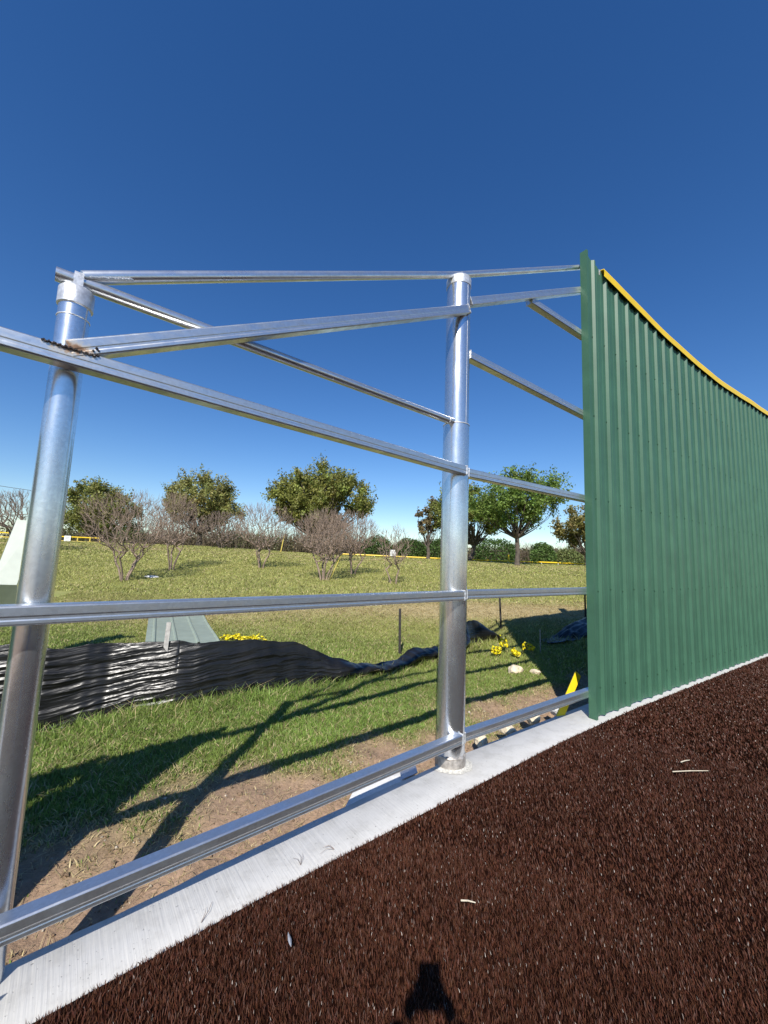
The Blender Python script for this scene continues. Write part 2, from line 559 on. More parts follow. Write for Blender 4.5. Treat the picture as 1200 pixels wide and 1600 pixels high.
def blade_tris(x, y, z, h, w, lean, colr, r=rng, dirx=None):
    n = len(x)
    a = r.uniform(0, 2 * math.pi, n)
    px, py = np.cos(a) * w / 2, np.sin(a) * w / 2
    la = r.uniform(0, 2 * math.pi, n) if dirx is None else dirx
    lx, ly = np.cos(la) * lean * h, np.sin(la) * lean * h
    v = np.empty((n, 3, 3), np.float32)
    v[:, 0] = np.stack([x - px, y - py, z], 1)
    v[:, 1] = np.stack([x + px, y + py, z], 1)
    v[:, 2] = np.stack([x + lx, y + ly, z + h], 1)
    f = np.arange(n * 3).reshape(n, 3)
    return v.reshape(-1, 3), f, np.repeat(colr, 3, axis=0)

def blade5(x, y, z, h, w, lean, colr, r=rng, tipw=.5, dirx=None):
    n = len(x)
    a = r.uniform(0, 2 * math.pi, n)
    px, py = np.cos(a) * w / 2, np.sin(a) * w / 2
    la = r.uniform(0, 2 * math.pi, n) if dirx is None else dirx
    lx, ly = np.cos(la) * lean * h, np.sin(la) * lean * h
    v = np.empty((n, 5, 3), np.float32)
    v[:, 0] = np.stack([x - px, y - py, z], 1)
    v[:, 1] = np.stack([x + px, y + py, z], 1)
    mx_, my_ = x + lx * .35, y + ly * .35
    v[:, 2] = np.stack([mx_ + px * .8, my_ + py * .8, z + h * .6], 1)
    v[:, 3] = np.stack([mx_ - px * .8, my_ - py * .8, z + h * .6], 1)
    v[:, 4] = np.stack([x + lx, y + ly, z + h], 1)
    b = np.arange(n)[:, None] * 5
    q = b + np.array([[0, 1, 2, 3]])
    t = b + np.array([[3, 2, 4]])
    return v.reshape(-1, 3), q, t, np.repeat(colr, 5, axis=0)

def turf_fibres():
    V, Q, T, C, off = [], [], [], [], 0
    base = np.array([.076, .0285, .0158])
    def front_y(x):
        return line_y(FRONT, x)
    zones = [(-2.2, 3.2, -.2, 4.2, 0, 2.45, 700000, .0032, 1.0), (-1, 7, -.4, 7, 2.45, 4.6, 760000, .0044, 1.0), (0, 16, 0, 13, 4.6, 12.0, 930000, .0088, 1.0)]
    for x0, x1, y0, y1, d0, d1, n, w, hh in zones:
        x, y = scatter(n, x0, x1, y0, y1)
        d = np.hypot(x, y)
        edge = front_y(x) - y
        k = (d >= d0) & (d < d1) & (edge > .004) & ((d1 < 3) | in_view(x, y, 0, .55))
        x, y, edge = x[k], y[k], edge[k]
        n = len(x)
        h = rng.uniform(.013, .025, n)
        c = base * rng.uniform(.7, 1.3, (n, 1)) * (1 + rng.normal(0, .06, (n, 3)))
        patch = fbm(x * 3, y * 3, 9, 3)
        c *= (.82 + .36 * patch)[:, None]
        pale = rng.random(n) < .014  # sun glints put into the colour of a few fibres
        h[pale] *= .55
        c[pale] = np.array([.42, .36, .31]) * rng.uniform(.5, 1.2, (pale.sum(), 1))
        dirx = rng.normal(2.2, 1.1, n)
        v, q, t, cc = blade5(x, y, np.where(pale, .016, .004), h, np.full(n, w) * rng.uniform(.7, 1.3, n) * np.where(pale, .7, 1), rng.uniform(.1, .75, n), np.clip(c, .002, 1), dirx=dirx)
        V.append(v); Q.append(q + off); T.append(t + off); C.append(cc); off += len(v)
    me = np_mesh("turf_fibres", np.concatenate(V), [np.concatenate(Q), np.concatenate(T)], np.concatenate(C))
    return tag(link("turf_fibres", me, M['turfm']), "dense short brown plastic turf fibres with sun glints painted as pale flecks", "turf fibres", kind="stuff")
turf_fibres()

def grass():
    V, Q, T, C, off = [], [], [], [], 0
    green = np.array([.205, .300, .062]); olive = np.array([.360, .360, .115]); dryc = np.array([.58, .47, .25])
    zones = [(-4.6, 4.5, 1.6, 6.2, 1.5, 6.2, 560000, .0060, (.014, .044)),
             (-9, 8, 5, 12, 6.2, 12.0, 380000, .010, (.022, .05)),
             (-19, 14, 10, 20, 12.0, 20, 170000, .022, (.03, .065)),
             (-36, 24, 18, 33.5, 20, 33.5, 170000, .05, (.03, .075))]
    for x0, x1, y0, y1, d0, d1, n, w, (h0, h1) in zones:
        x, y = scatter(n, x0, x1, y0, y1)
        g, band, nz, n2 = cover(x, y)
        s = behind(x, y)
        tuft = fbm(x * 9, y * 9, 44, 2)
        pr = np.clip(g * (.55 + .9 * (tuft > .47)) * (1 - .35 * band) + .05 * (s > .25), 0, 1)
        k = (y >= d0) & (y < d1) & (s > .03) & (rng.random(n) < pr) & in_view(x, y, .3, .30)
        x, y, g, band, nz, n2, tuft = [q_[k] for q_ in (x, y, g, band, nz, n2, tuft)]
        n = len(x)
        z = terrain(x, y) - .004
        lush = np.clip(1 - band, 0, 1) * g
        sil = np.exp(-((y - np.interp(x, [-3.9, -3.24, -2.18, -.5, .97, 2.5], [3.6, 3.88, 4.36, 5.4, 6.8, 8.7])) / .35) ** 2)
        h = rng.uniform(h0, h1, n) * (.55 + .6 * lush) * (.8 + .5 * tuft) * (1 + 2.0 * sil * (rng.random(n) < .16) + .5 * sil)
        far = sstep(5.5, 11, y)[:, None]
        c = green * (1 - far) + olive * far
        c = c * (.75 + .5 * nz[:, None]) * rng.uniform(.6, 1.4, (n, 1))
        yel = np.clip((n2 - .45) * 2.2, 0, 1)[:, None] * .45
        c = c * (1 - yel) + np.array([.37, .36, .11]) * yel
        pd = np.clip(band * 1.25 + .85 * (1 - g) + .13, 0, .95)
        isdry = (rng.random(n) < pd)[:, None]
        c = np.where(isdry, dryc * rng.uniform(.55, 1.15, (n, 1)), c)
        lean = np.where(isdry[:, 0], rng.uniform(.6, 2.2, n), rng.uniform(.1, 1.0, n))
        v, q, t, cc = blade5(x, y, z, h, np.full(n, w) * rng.uniform(.6, 1.5, n), lean, c)
        V.append(v); Q.append(q + off); T.append(t + off); C.append(cc); off += len(v)
    # dead stalks lying on the dirt
    n = 17000
    x, y = scatter(n, -2.6, 3.2, 1.6, 5.2)
    s = behind(x, y)
    k = (s > .05) & (s < .95) & in_view(x, y, -.1, .1)
    x, y = x[k], y[k]; n = len(x)
    v, q, t, cc = blade5(x, y, terrain(x, y) + .003, rng.uniform(.006, .02, n), np.full(n, .0035), rng.uniform(2, 9, n), dryc * rng.uniform(.45, 1.1, (n, 1)))
    V.append(v); Q.append(q + off); T.append(t + off); C.append(cc); off += len(v)
    me = np_mesh("grass", np.concatenate(V), [np.concatenate(Q), np.concatenate(T)], np.concatenate(C))
    return tag(link("grass", me, M['grassm']), "short sunlit grass with dry straw patches on the berm", "grass", kind="stuff")
grass()

# pebbles and clods on the dirt
def pebbles():
    V, Fq, C, off = [], [], [], 0
    n = 6500
    x, y = scatter(n, -2.4, 3.4, 1.7, 5.4)
    s = behind(x, y)
    k = (s > .03) & (s < .75 + .3 * rng.random(n))
    x, y = x[k], y[k]
    z = terrain(x, y)
    octa = np.array([(1, 0, 0), (0, 1, 0), (-1, 0, 0), (0, -1, 0), (0, 0, .7), (0, 0, -.7)])
    ft = np.array([(0, 1, 4), (1, 2, 4), (2, 3, 4), (3, 0, 4), (1, 0, 5), (2, 1, 5), (3, 2, 5), (0, 3, 5)])
    for i in range(len(x)):
        r = rng.uniform(.003, .012) * (1 + 1.5 * (rng.random() < .05))
        a = rng.uniform(0, 6.28)
        rot = np.array([[math.cos(a), -math.sin(a), 0], [math.sin(a), math.cos(a), 0], [0, 0, 1]])
        v = (octa * rng.uniform(.6, 1.3, (6, 1)) * r) @ rot + np.array([x[i], y[i], z[i] + r * .2])
        V.append(v); Fq.append(ft + off); off += 6
        base = np.array([.26, .18, .115]) if rng.random() < .75 else np.array([.50, .43, .33])
        C.append(np.repeat((base * rng.uniform(.6, 1.3))[None], 6, 0))
    me = np_mesh("pebbles", np.concatenate(V), [np.concatenate(Fq)], np.concatenate(C))
    return tag(link("pebbles", me, M['groundm']), "small pebbles and clods scattered over the bare dirt", "pebbles", kind="stuff")
pebbles()

# ------------------------------------------------------------------ fence frame (welded steel)
P1 = np.array([-1.391, 1.627]); P2 = np.array([.60, 3.33]); WC = np.array([2.295, 4.46])
UP = np.array([0, 0, 1.])
def unit(v):
    v = np.asarray(v, float)
    return v / np.linalg.norm(v)
d12 = unit(P2 - P1); n12 = np.array([d12[1], -d12[0]])
d2w = unit(WC - P2); n2w = np.array([d2w[1], -d2w[0]])
frame = tag(empty("fence_frame", (.60, 3.33, 0)), "bare galvanised steel fence frame of round posts and square rails on concrete", "fence frame")

def bead(mb, c, r, ax, lump=.25, seg=22, tube_r=.006, squash=None):
    """lumpy ring of weld around axis ax (circle) """
    ax = unit(ax)
    a = unit(np.cross(ax, UP if abs(ax[2]) < .9 else np.array([1., 0, 0]))); b = np.cross(ax, a)
    pts, rr = [], []
    for k in range(seg * 2 + 1):
        t = 2 * math.pi * k / (seg * 2)
        pts.append(np.asarray(c) + a * math.cos(t) * r + b * math.sin(t) * r)
        rr.append(tube_r * (1 + lump * math.sin(t * 9 + 1.3 * math.sin(3 * t))))
    mb.tube(pts, rr, 6, False)

def lathe(mb, c, prof, seg=40):
    """prof [(r,z)] about the vertical through c"""
    ang = np.arange(seg) * 2 * math.pi / seg
    v = np.concatenate([np.stack([c[0] + r * np.cos(ang), c[1] + r * np.sin(ang), np.full(seg, z)], 1) for r, z in prof])
    F = []
    for i in range(len(prof) - 1):
        for k in range(seg):
            k2 = (k + 1) % seg
            F.append((i * seg + k, i * seg + k2, (i + 1) * seg + k2, (i + 1) * seg + k))
    F.append(tuple(range(seg - 1, -1, -1)))
    F.append(tuple((len(prof) - 1) * seg + k for k in range(seg)))
    mb.add(v, F)

# thick post
mb = MB(); lathe(mb, P2, [(.112, -.1), (.112, 2.752), (.106, 2.757), (.106, 4.05)], 48)
post2 = mb.build("post", M['galv'], frame, True, 30)
tag(post2, "thick tall round post with a splice ring")
mb = MB(); lathe(mb, P2, [(.110, 4.045), (.1105, 4.05), (.1105, 4.115), (.104, 4.128), (.06, 4.145), (.01, 4.150)], 48)
cap2 = mb.build("post_cap", M['zinc'], post2, True, 40)
mb = MB(); bead(mb, (*P2, 2.758), .110, UP, .1, 30, .006)
mb.build("splice_ring", M['zinc'], post2, True, 60)
mb = MB(); bead(mb, (*P2, .085), .113, UP, .35, 30, .010)
lathe(mb, P2, [(.120, -.02), (.1215, .03), (.117, .075), (.1125, .088)], 40)
mb.build("base_collar", M['grime'], post2, True, 50)
# seam weld line along the post, field side
th = math.atan2(-.80, .60) + .05
mb = MB(); mb.tube([(P2[0] + .1058 * math.cos(th), P2[1] + .1058 * math.sin(th), 2.77), (P2[0] + .1058 * math.cos(th), P2[1] + .1058 * math.sin(th), 4.04)], .0022, 6)
mb.build("seam", M['zinc'], post2, True)
# strap holding the top tube on the thick post
def strap(p, axis, parent, w=.034, h=.10, r=.032):
    mb = MB()
    axis = unit(axis); side = unit(np.cross(axis, UP))
    prof_o, prof_i = [], []
    for k in range(13):
        t = math.pi * k / 12
        prof_o.append((math.cos(t) * (r + .007), math.sin(t) * (r + .007)))
        prof_i.append((math.cos(t) * (r + .001), math.sin(t) * (r + .001)))
    loop = [(r + .007, -h)] + prof_o + [(-r - .007, -h), (-r - .001, -h)] + prof_i[::-1] + [(r + .001, -h)]
    n = len(loop)
    a = [np.asarray(p) + side * u + UP * v - axis * w / 2 for u, v in loop]
    b = [q + axis * w for q in a]
    F = [(k, (k + 1) % n, n + (k + 1) % n, n + k) for k in range(n)]
    for k in range(n // 2 - 1):                      # thin ends as strips of quads
        j = n - 1 - k
        F.append((k, j, j - 1, k + 1)); F.append((n + k, n + k + 1, n + j - 1, n + j))
    mb.add(a + b, F)
    return mb.build("strap", M['zinc'], parent, True, 35)

TT0 = np.array([*(P1 + n12 * .018 + d12 * .015), 2.775]); TT1 = np.array([*(P2 + n12 * .0), 4.185])
strap(TT1 + np.array([d12[0] * .03, d12[1] * .03, 0.0]), np.array([*d12, .5]), post2, .03, .075, .030)

# slender post
mb = MB(); lathe(mb, P1, [(.0575, -.25), (.0575, 2.66)], 40)
post1 = mb.build("post", M['galv'], frame, True, 30)
tag(post1, "slender shorter round post with a wide cap band")
mb = MB(); lathe(mb, P1, [(.058, 2.630), (.0650, 2.634), (.0650, 2.705), (.056, 2.718), (.03, 2.725), (.005, 2.727)], 40)
mb.build("post_cap", M['zinc'], post1, True, 40)
mb = MB(); bead(mb, (*P1, 2.578), .0578, UP, .15, 30, .0026)
mb.build("splice_ring", M['zinc'], post1, True, 60)
RT0 = np.array([*(P1 + n12 * .012 - d12 * .078), 2.750]); RT1 = np.array([*(P2 + n12 * .035 - d12 * .098), 2.768])
strap(np.array([*(P1 + n12 * .012 + d12 * .0), 2.754]), RT1 - RT0, post1, .034, .085, .032)

# round tubes
def round_rail(name, a, b, r, label=None):
    mb = MB(); mb.tube([a, b], r, 24)
    o = mb.build(name, M['tube'], frame, True, 40)
    return tag(o, label)
rt = round_rail("top_rail", RT0, RT1, .030, "round top tube running level from the slender post into the thick post")
mb = MB(); bead(mb, RT1 - (RT1 - RT0) * .02, .0285, RT1 - RT0, .3, 16, .006)
mb.build("weld", M['zinc'], rt, True, 60)
tt = round_rail("top_rail", TT0, TT1 + unit(TT1 - TT0) * .02, .030, "round top tube rising from the slender post to the thick post")
mb = MB()
for k in range(26):           # weld pool where the two top tubes meet
    t = k / 25
    c = TT0 + (TT1 - TT0) * (.01 + .055 * t) + UP * (-.012 - .012 * t) + np.array([*n12, 0]) * .022 + UP * .0
    mb.tube([c - np.array([*d12, 0]) * .008, c + np.array([*d12, .3]) * .010], [.007 + .004 * rng.random(), .005], 7)
mb.build("weld", M['zinc'], tt, True, 60)
TW = np.array([2.325, 4.48, 5.245])
tw_dir = unit(TW - TT1)
tt2 = round_rail("top_rail", TT1 + tw_dir * .021, TW + tw_dir * .10, .030, "round top tube rising from the thick post to the green wall")

# square rails: rolled profile with grooves on the faces
HS = .0370
def rail_profile():
    g, d = .0045, .0018
    h = HS; c = .006
    return [(-h, -h + c), (-h + c, -h), (h - c, -h), (h, -h + c),
            (h, -h * .48), (h - d, -h * .40), (h - d, -h * .12), (h, -h * .04),
            (h, h - c), (h - c, h), (-h + c, h), (-h, h - c)]
PROF = rail_profile()
def rail(a, b, label=None, mat='rail', w0=True, w1=True, name="rail", ext=0.0):
    a, b = np.asarray(a, float), np.asarray(b, float)
    d = unit(b - a)
    side = unit(np.cross(d, UP)); v = np.cross(side, d)
    mb = MB(); mb.sweep(a, b + d * ext, PROF, side, v)
    o = mb.build(name, M[mat], frame)
    bev = o.modifiers.new("edge", 'BEVEL'); bev.width = .002; bev.segments = 2; bev.limit_method = 'ANGLE'; bev.angle_limit = math.radians(25)
    tag(o, label)
    for flag, p, sgn in ((w0, a, 1), (w1, b, -1)):
        if not flag:
            continue
        mb = MB()
        pts, rr = [], []
        k_ = 0
        for (u0, v0), (u1, v1) in [((-1, -1), (1, -1)), ((1, -1), (1, 1)), ((1, 1), (-1, 1)), ((-1, 1), (-1, -1))]:
            for t in np.linspace(0, 1, 7)[:-1]:
                uu, vv = u0 + (u1 - u0) * t, v0 + (v1 - v0) * t
                pts.append(p + d * sgn * .002 + side * uu * (HS + .001) + v * vv * (HS + .001))
                rr.append(.0045 * (1 + .35 * math.sin(k_ * 2.1))); k_ += 1
        pts.append(pts[0]); rr.append(rr[0])
        mb.tube(pts, rr, 7, False)
        mb.build("weld", M['zinc'], o, True, 60)
    return o

def on12(s, off, z):
    p = P1 + d12 * s + n12 * off
    return np.array([p[0], p[1], z])
L12 = float(np.linalg.norm(P2 - P1))
OFF = .103
end_s = L12 - .020
rail(on12(-2.6, OFF, .236), on12(end_s, OFF, .232), "bottom square rail on the field side of the slender post", w0=False)
rail(on12(-2.6, OFF, 1.345), on12(end_s, OFF, 1.322), "middle square rail at chest height crossing the slender post", w0=False)
rail(on12(-2.6, OFF, 2.385), on12(end_s, OFF, 2.343), "upper square rail crossing the slender post, scorched at the weld", 'rust', w0=False)
sl0 = on12(.0, OFF + .002, 2.392); sl1 = on12(end_s + .005, OFF - .002, 3.785)
rail(sl0, sl1, "sloping square rail climbing from a rusty weld to the thick post", 'rust', w0=False, name="brace_rail")
mb = MB()
for k in range(34):           # burnt weld where the sloping rail is mitred on to the level one
    t = k / 33
    c = on12(-.085 + .170 * t, OFF + HS + .001, 2.396 - .006 * t + .003 * math.sin(k * 1.9))
    mb.tube([c - np.array([*n12, 0]) * .006, c + np.array([*n12, 0]) * (.004 + .003 * rng.random())], [.0040, .0028 + .0015 * rng.random()], 7)
for k in range(6):
    c = on12(.07 + .025 * rng.random(), OFF + HS + .002, 2.395 + .035 * rng.random())
    mb.tube([c - np.array([*n12, 0]) * .004, c + np.array([*n12, 0]) * .005], [.006, .0035], 7)
mb.build("weld", M['weldb'], [o for o in frame.children if o.name.startswith("brace_rail")][0], True, 60)

sR = np.array([*(P2 + d2w * .072 + n2w * .050), 0])
def onR(z0, z1, label, x0=None, **kw):
    a = sR.copy() if x0 is None else np.array([*x0, 0.])
    a[2] = z0
    b = np.array([WC[0], WC[1], z1])
    return rail(a, b, label, w1=False, ext=.30 if z1 < 4.0 else .03, **kw)
onR(.212, .240, "bottom square rail between the thick post and the green wall")
onR(1.322, 1.318, "middle square rail between the thick post and the green wall")
onR(2.346, 2.353, "square rail at door height between the thick post and the green wall")
onR(3.41, 3.345, "high square rail between the thick post and the green wall")
onR(3.915, 4.92, "sloping square rail climbing from the thick post to the green wall", name="brace_rail")
onR(4.362, 4.335, "short square rail branching off the sloping one towards the green wall", x0=(1.455, 3.905))
# grout spilled round the post foot
mb = MB()
ring_n = 40
gv, gf = [], []
for j, rr in enumerate((.119, .130, .146, .168)):
    for k in range(ring_n):
        t = 2 * math.pi * k / ring_n
        r = rr * (1 + .14 * (vnoise(k * .55, j, 12) - .5)) if j else rr
        gv.append((P2[0] + r * math.cos(t), P2[1] + r * math.sin(t), (.014, .008, .005, .0025)[j]))
for j in range(3):
    for k in range(ring_n):
        k2 = (k + 1) % ring_n
        gf.append((j * ring_n + k, (j + 1) * ring_n + k, (j + 1) * ring_n + k2, j * ring_n + k2))
# keep only what lies on the concrete
gf = [f for f in gf if all(behind(np.array(gv[i][0]), np.array(gv[i][1])) < -.004 for i in f)]
mb.add(gv, gf)
grout = mb.build("grout", simple("sandy_grout", (.56, .54, .48), .95, 0, noise=60, bump=(150, .9, .006), var=.35), post2, True, 60)

# ------------------------------------------------------------------ green corrugated wall
tw = unit(np.array([.825, .565])); nw = np.array([tw[1], -tw[0]])
WO = np.array([2.285, 4.355])
def wp(s, off, z):
    p = WO + tw * s + nw * off
    return (p[0], p[1], z)
def wtop(s):
    return np.interp(s, [0, .15, .38, .74, 1.26, 1.84, 2.4, 3.0, 3.6, 4.3, 5.1, 5.8, 6.6, 7.8, 9, 12], [5.345, 5.315, 5.275, 5.250, 5.203, 5.155, 5.120, 5.093, 5.078, 5.080, 5.112, 5.155, 5.208, 5.275, 5.33, 5.42])
wall = tag(empty("corrugated_wall", (*WO, 0)), "tall green corrugated steel wall with yellow cap beside the brown turf", "wall")
PITCH = .285
def rib_prof(s0, s1):
    """polyline (s, offset) of an R panel from s0 to s1; ribs centred at k*PITCH+.19"""
    pts = []
    k0 = math.floor((s0 - .19) / PITCH) - 1
    k1 = math.ceil((s1 - .19) / PITCH) + 1
    raw = []
    for k in range(k0, k1 + 1):
        c = k * PITCH + .19
        raw += [(c - .033, 0), (c - .013, .029), (c + .013, .029), (c + .033, 0)]
        for q in (.095, .190):
            raw += [(c + q - .020, 0), (c + q - .010, .004), (c + q + .010, .004), (c + q + .020, 0)]
    raw = np.array(raw)
    s = np.unique(np.concatenate([raw[(raw[:, 0] > s0) & (raw[:, 0] < s1)][:, 0], [s0, s1]]))
    return [(a, float(np.interp(a, raw[:, 0], raw[:, 1]))) for a in s]
def add_panel(s0, s1, lift):
    P = rib_prof(s0, s1)
    mb = MB()
    v, F = [], []
    zs = np.linspace(0, 1, 6)
    th = -.0008
    for layer in (0.0, th):
        for s, o in P:
            zt = wtop(s) - (.012 if s > .38 else 0)
            zb = .012 + (.006 * math.sin(s * 7))
            for t in zs:
                v.append(wp(s, o + lift + layer, zb + (zt - zb) * t))
    m_ = len(zs); n = len(P); L = n * m_
    for i in range(n - 1):
        for j in range(m_ - 1):
            a = i * m_ + j
            F.append((a, a + m_, a + m_ + 1, a + 1))
            F.append((L + a, L + a + 1, L + a + m_ + 1, L + a + m_))
    for i in range(n - 1):
        a = i * m_
        F.append((a, L + a, L + a + m_, a + m_))
        b = i * m_ + m_ - 1
        F.append((b, b + m_, L + b + m_, L + b))
    for j in range(m_ - 1):
        F.append((j, j + 1, L + j + 1, L + j))
        c = (n - 1) * m_ + j
        F.append((c, L + c, L + c + 1, c + 1))
    mb.add(v, F)
    o = mb.build("wall_panel", M['green'], wall)
    sc = MB()
    for z in (.27, 1.32, 2.34, 3.33, 4.30):
        k = math.floor((s0 - .19) / PITCH)
        while True:
            c = k * PITCH + .19
            if c > s1:
                break
            for q in (.050, .236):
                s = c + q
                if s0 + .01 < s < s1 - .01:
                    a = np.array(wp(s, .0005 + lift, z + rng.normal(0, .012)))
                    b = a + np.array([nw[0], nw[1], 0]) * .004
                    e = a + np.array([nw[0], nw[1], 0]) * .009
                    sc.tube([a, b], .0095, 8)
                    sc.tube([b, e], .0048, 6)
            k += 1
    sc.build("screws", M['screw'], o)
    return o
edges = [.024, .40] + [.40 + .855 * k for k in range(1, 14)]
for k in range(len(edges) - 1):
    add_panel(edges[k], edges[k + 1] + (.02 if k < len(edges) - 2 else 0), -.0005 - .0018 * (k % 2))
# corner trim: narrow face square to the wall with folded lips
mb = MB()
zt, zb = 5.352, -.004
for (s_a, o_a), (s_b, o_b) in [((-.012, -.045), (-.012, .036)), ((-.012, .036), (.020, .036)), ((.020, .036), (.026, .004))]:
    a = np.array(wp(s_a, o_a, 0)); b = np.array(wp(s_b, o_b, 0))
    d = unit(b - a); nrm = np.array([d[1], -d[0], 0])
    mb.box((a + b) / 2 + np.array([0, 0, (zt + zb) / 2]) , np.linalg.norm(b - a) + .001, .0012, zt - zb, [d, nrm, UP])
mb.build("corner_trim", M['green'], wall)
# yellow cap: sloping lipped profile running on top of the ribs
cs = list(np.linspace(.385, 11.5, 40))
capp = [(.040, -.098), (.046, -.10), (.052, -.02), (.040, .006), (-.02, .016), (-.07, .004), (-.075, -.08), (-.069, -.08), (-.064, -.004), (-.02, .008), (.036, -.002), (.045, -.022)]
v, F = [], []
n = len(capp)
for s in cs:
    for o, dz in capp:
        wob = .004 * math.sin(s * 2.3) + .003 * math.sin(s * 5.1)
        v.append(wp(s, o, wtop(s) + dz + wob))
for i in range(len(cs) - 1):
    for k in range(n):
        k2 = (k + 1) % n
        F.append((i * n + k, i * n + k2, (i + 1) * n + k2, (i + 1) * n + k))
F.append(tuple(range(n - 1, -1, -1))); F.append(tuple((len(cs) - 1) * n + k for k in range(n)))
mb = MB(); mb.add(v, F)
mb.build("wall_cap", M['yellow'], wall, True, 25)
# frame behind the wall that the sheets hang on
for s in (2.75, 5.15, 7.6, 10.0):
    mb = MB(); c = np.array(wp(s, -.30, 0))[:2]
    lathe(mb, c, [(.11, -.1), (.11, wtop(s) + .02)], 24)
    pp = mb.build("post", M['galv'], wall, True, 30)
    strap(np.array([*wp(s, -.04, wtop(s) + .028)]), np.array([*tw, 0]), pp, .03, .20, .035)
mb = MB(); mb.tube([wp(.35, -.04, wtop(.35) - .03)] + [wp(s, -.04, wtop(s) - .03) for s in np.linspace(.6, 11.4, 20)], .0275, 12)
tr = mb.build("top_rail", M['galv'], wall, True)
for s in (.36,):
    strap(np.array(wp(s, -.04, wtop(s) - .01)), np.array([*tw, 0]), tr, .04, .06, .035)
for z in (.27, 1.32, 2.34, 3.33, 4.30):
    mb = MB(); mb.sweep(wp(2.05, -.072, z), wp(11.4, -.072, z), PROF, np.array([*nw, 0]), UP)
    mb.build("rail", M['rail'], wall)

# ------------------------------------------------------------------ trim and added shadow-casting sheets behind the slender post
def sheet_between(mb, corners, th=.02):
    """thick slab on four corners (bl, br, tr, tl)"""
    c = [np.asarray(p, float) for p in corners]
    nrm = unit(np.cross(c[1] - c[0], c[3] - c[0]))
    mb.add([p for p in c] + [p - nrm * th for p in c], [(0, 1, 2, 3), (7, 6, 5, 4), (0, 4, 5, 1), (1, 5, 6, 2), (2, 6, 7, 3), (3, 7, 4, 0)])
trim = tag(empty("folded_panel", (-5.35, 5.7, 0)), "off-white folded panel propped on a dark rod, seen just past the slender post", "panel")
K = 5.6 / 1.95
def far(p):
    q = np.array(p, float); e = np.array([0, 0, 1.6])
    return e + (q - e) * K
c_tl, c_tr = far((-1.812, 1.95, 1.715)), far((-1.715, 1.96, 1.713))
c_ml, c_mr = far((-1.872, 1.93, 1.40)), far((-1.765, 1.95, 1.40))
c_bl, c_br = far((-2.02, 2.11, 1.20)), far((-1.90, 2.13, 1.20))
mb = MB(); sheet_between(mb, [c_ml, c_mr, c_tr, c_tl], .012)
mb.build("face", M['palew'], trim)
mb = MB(); sheet_between(mb, [c_bl, c_br, c_mr + UP * -.004, c_ml + UP * -.004], .012)
mb.build("lower_face", M['palew'], trim)
mb = MB(); sheet_between(mb, [far((-1.900, 1.97, 1.40)), c_ml - np.array([.006, 0, 0]), c_tl - np.array([.006, 0, 0]), far((-1.838, 1.99, 1.714))], .012)
mb.build("flange", M['flange'], trim)
mb = MB(); mb.tube([c_bl * .4 + c_br * .6 + UP * .1, np.array([-5.62, 5.5, -.15])], .022, 8)
mb.build("rod", M['stake'], trim, True)

def corr_sheet(name, o, ax, ay, w, l, mat, label, cat, group=None, rib=.03, pitch=.305, th=.002, first=.06):
    """ribbed sheet: o corner, ax across the ribs (unit), ay along (unit)"""
    ax, ay = unit(ax), unit(ay); nz = np.cross(ax, ay)
    pr = []
    s = 0.0
    xs = [0.0]
    cpos = np.arange(first, w + .1, pitch)
    raw = [(-1, 0)]
    for c in cpos:
        raw += [(c - .034, 0), (c - .013, rib), (c + .013, rib), (c + .034, 0)]
    raw.append((w + 2, 0)); raw = np.array(raw)
    xs = np.unique(np.concatenate([raw[(raw[:, 0] > 0) & (raw[:, 0] < w)][:, 0], [0, w]]))
    n = len(xs); v = []
    o = np.asarray(o, float)
    ys = np.linspace(0, l, 8)
    for lay in (0, -th):
        for x_ in xs:
            for y_ in ys:
                sag = .02 * math.sin(y_ * 1.7 + x_)
                v.append(o + ax * x_ + ay * y_ + nz * (float(np.interp(x_, raw[:, 0], raw[:, 1])) + lay + sag))
    m_ = len(ys); L = n * m_; F = []
    for i in range(n - 1):
        for j in range(m_ - 1):
            a = i * m_ + j
            F.append((a, a + m_, a + m_ + 1, a + 1)); F.append((L + a, L + a + 1, L + a + m_ + 1, L + a + m_))
        a, b = i * m_, i * m_ + m_ - 1
        F.append((a, L + a, L + a + m_, a + m_)); F.append((b, b + m_, L + b + m_, L + b))
    for j in range(m_ - 1):
        c = (n - 1) * m_ + j
        F.append((j, j + 1, L + j + 1, L + j)); F.append((c, L + c, L + c + 1, c + 1))
    mb = MB(); mb.add(v, F)
    return tag(mb.build(name, M[mat], None), label, cat, group)

# two unseen sheets added beyond the slender post to shade the grass
sd = unit(np.array([-.76, -.65, 0]))
corr_sheet("metal_sheet", (-1.775, 1.67, -.22), sd, (.02, -.02, 1.87), .915, 2.35, 'green', "unseen green ribbed sheet added to shade the grass, on edge behind the fence beside the slender post", "metal sheet")
corr_sheet("metal_sheet", np.array([-1.775, 1.67, -.22]) + sd * .93, sd, (.02, -.02, 1.87), .915, 2.35, 'pale', "unseen pale green ribbed sheet added to shade the grass, next to the green one behind the fence", "metal sheet")
corr_sheet("metal_sheet", (-1.319, 1.276, .0), sd, (.0, -.0, 1.0), .9, .30, 'green', "unseen short green ribbed sheet added to cast a diagonal shadow on the concrete strip", "metal sheet")  # added out of view to throw the diagonal shadow on the concrete
# sheet lying on the grass behind the silt fence
sx = unit(np.array([1.05, .12, .0])); sy = unit(np.array([-1.55, 2.75, .06]))
def gz(x, y):
    return float(terrain(np.array([x]), np.array([y]))[0])
corr_sheet("metal_sheet", (-3.92, 6.85, .01), sx, sy, 1.22, 3.5, 'pale', "pale green ribbed sheet lying flat on the grass behind the black silt fence", "metal sheet", first=.14, pitch=.36, rib=.028)

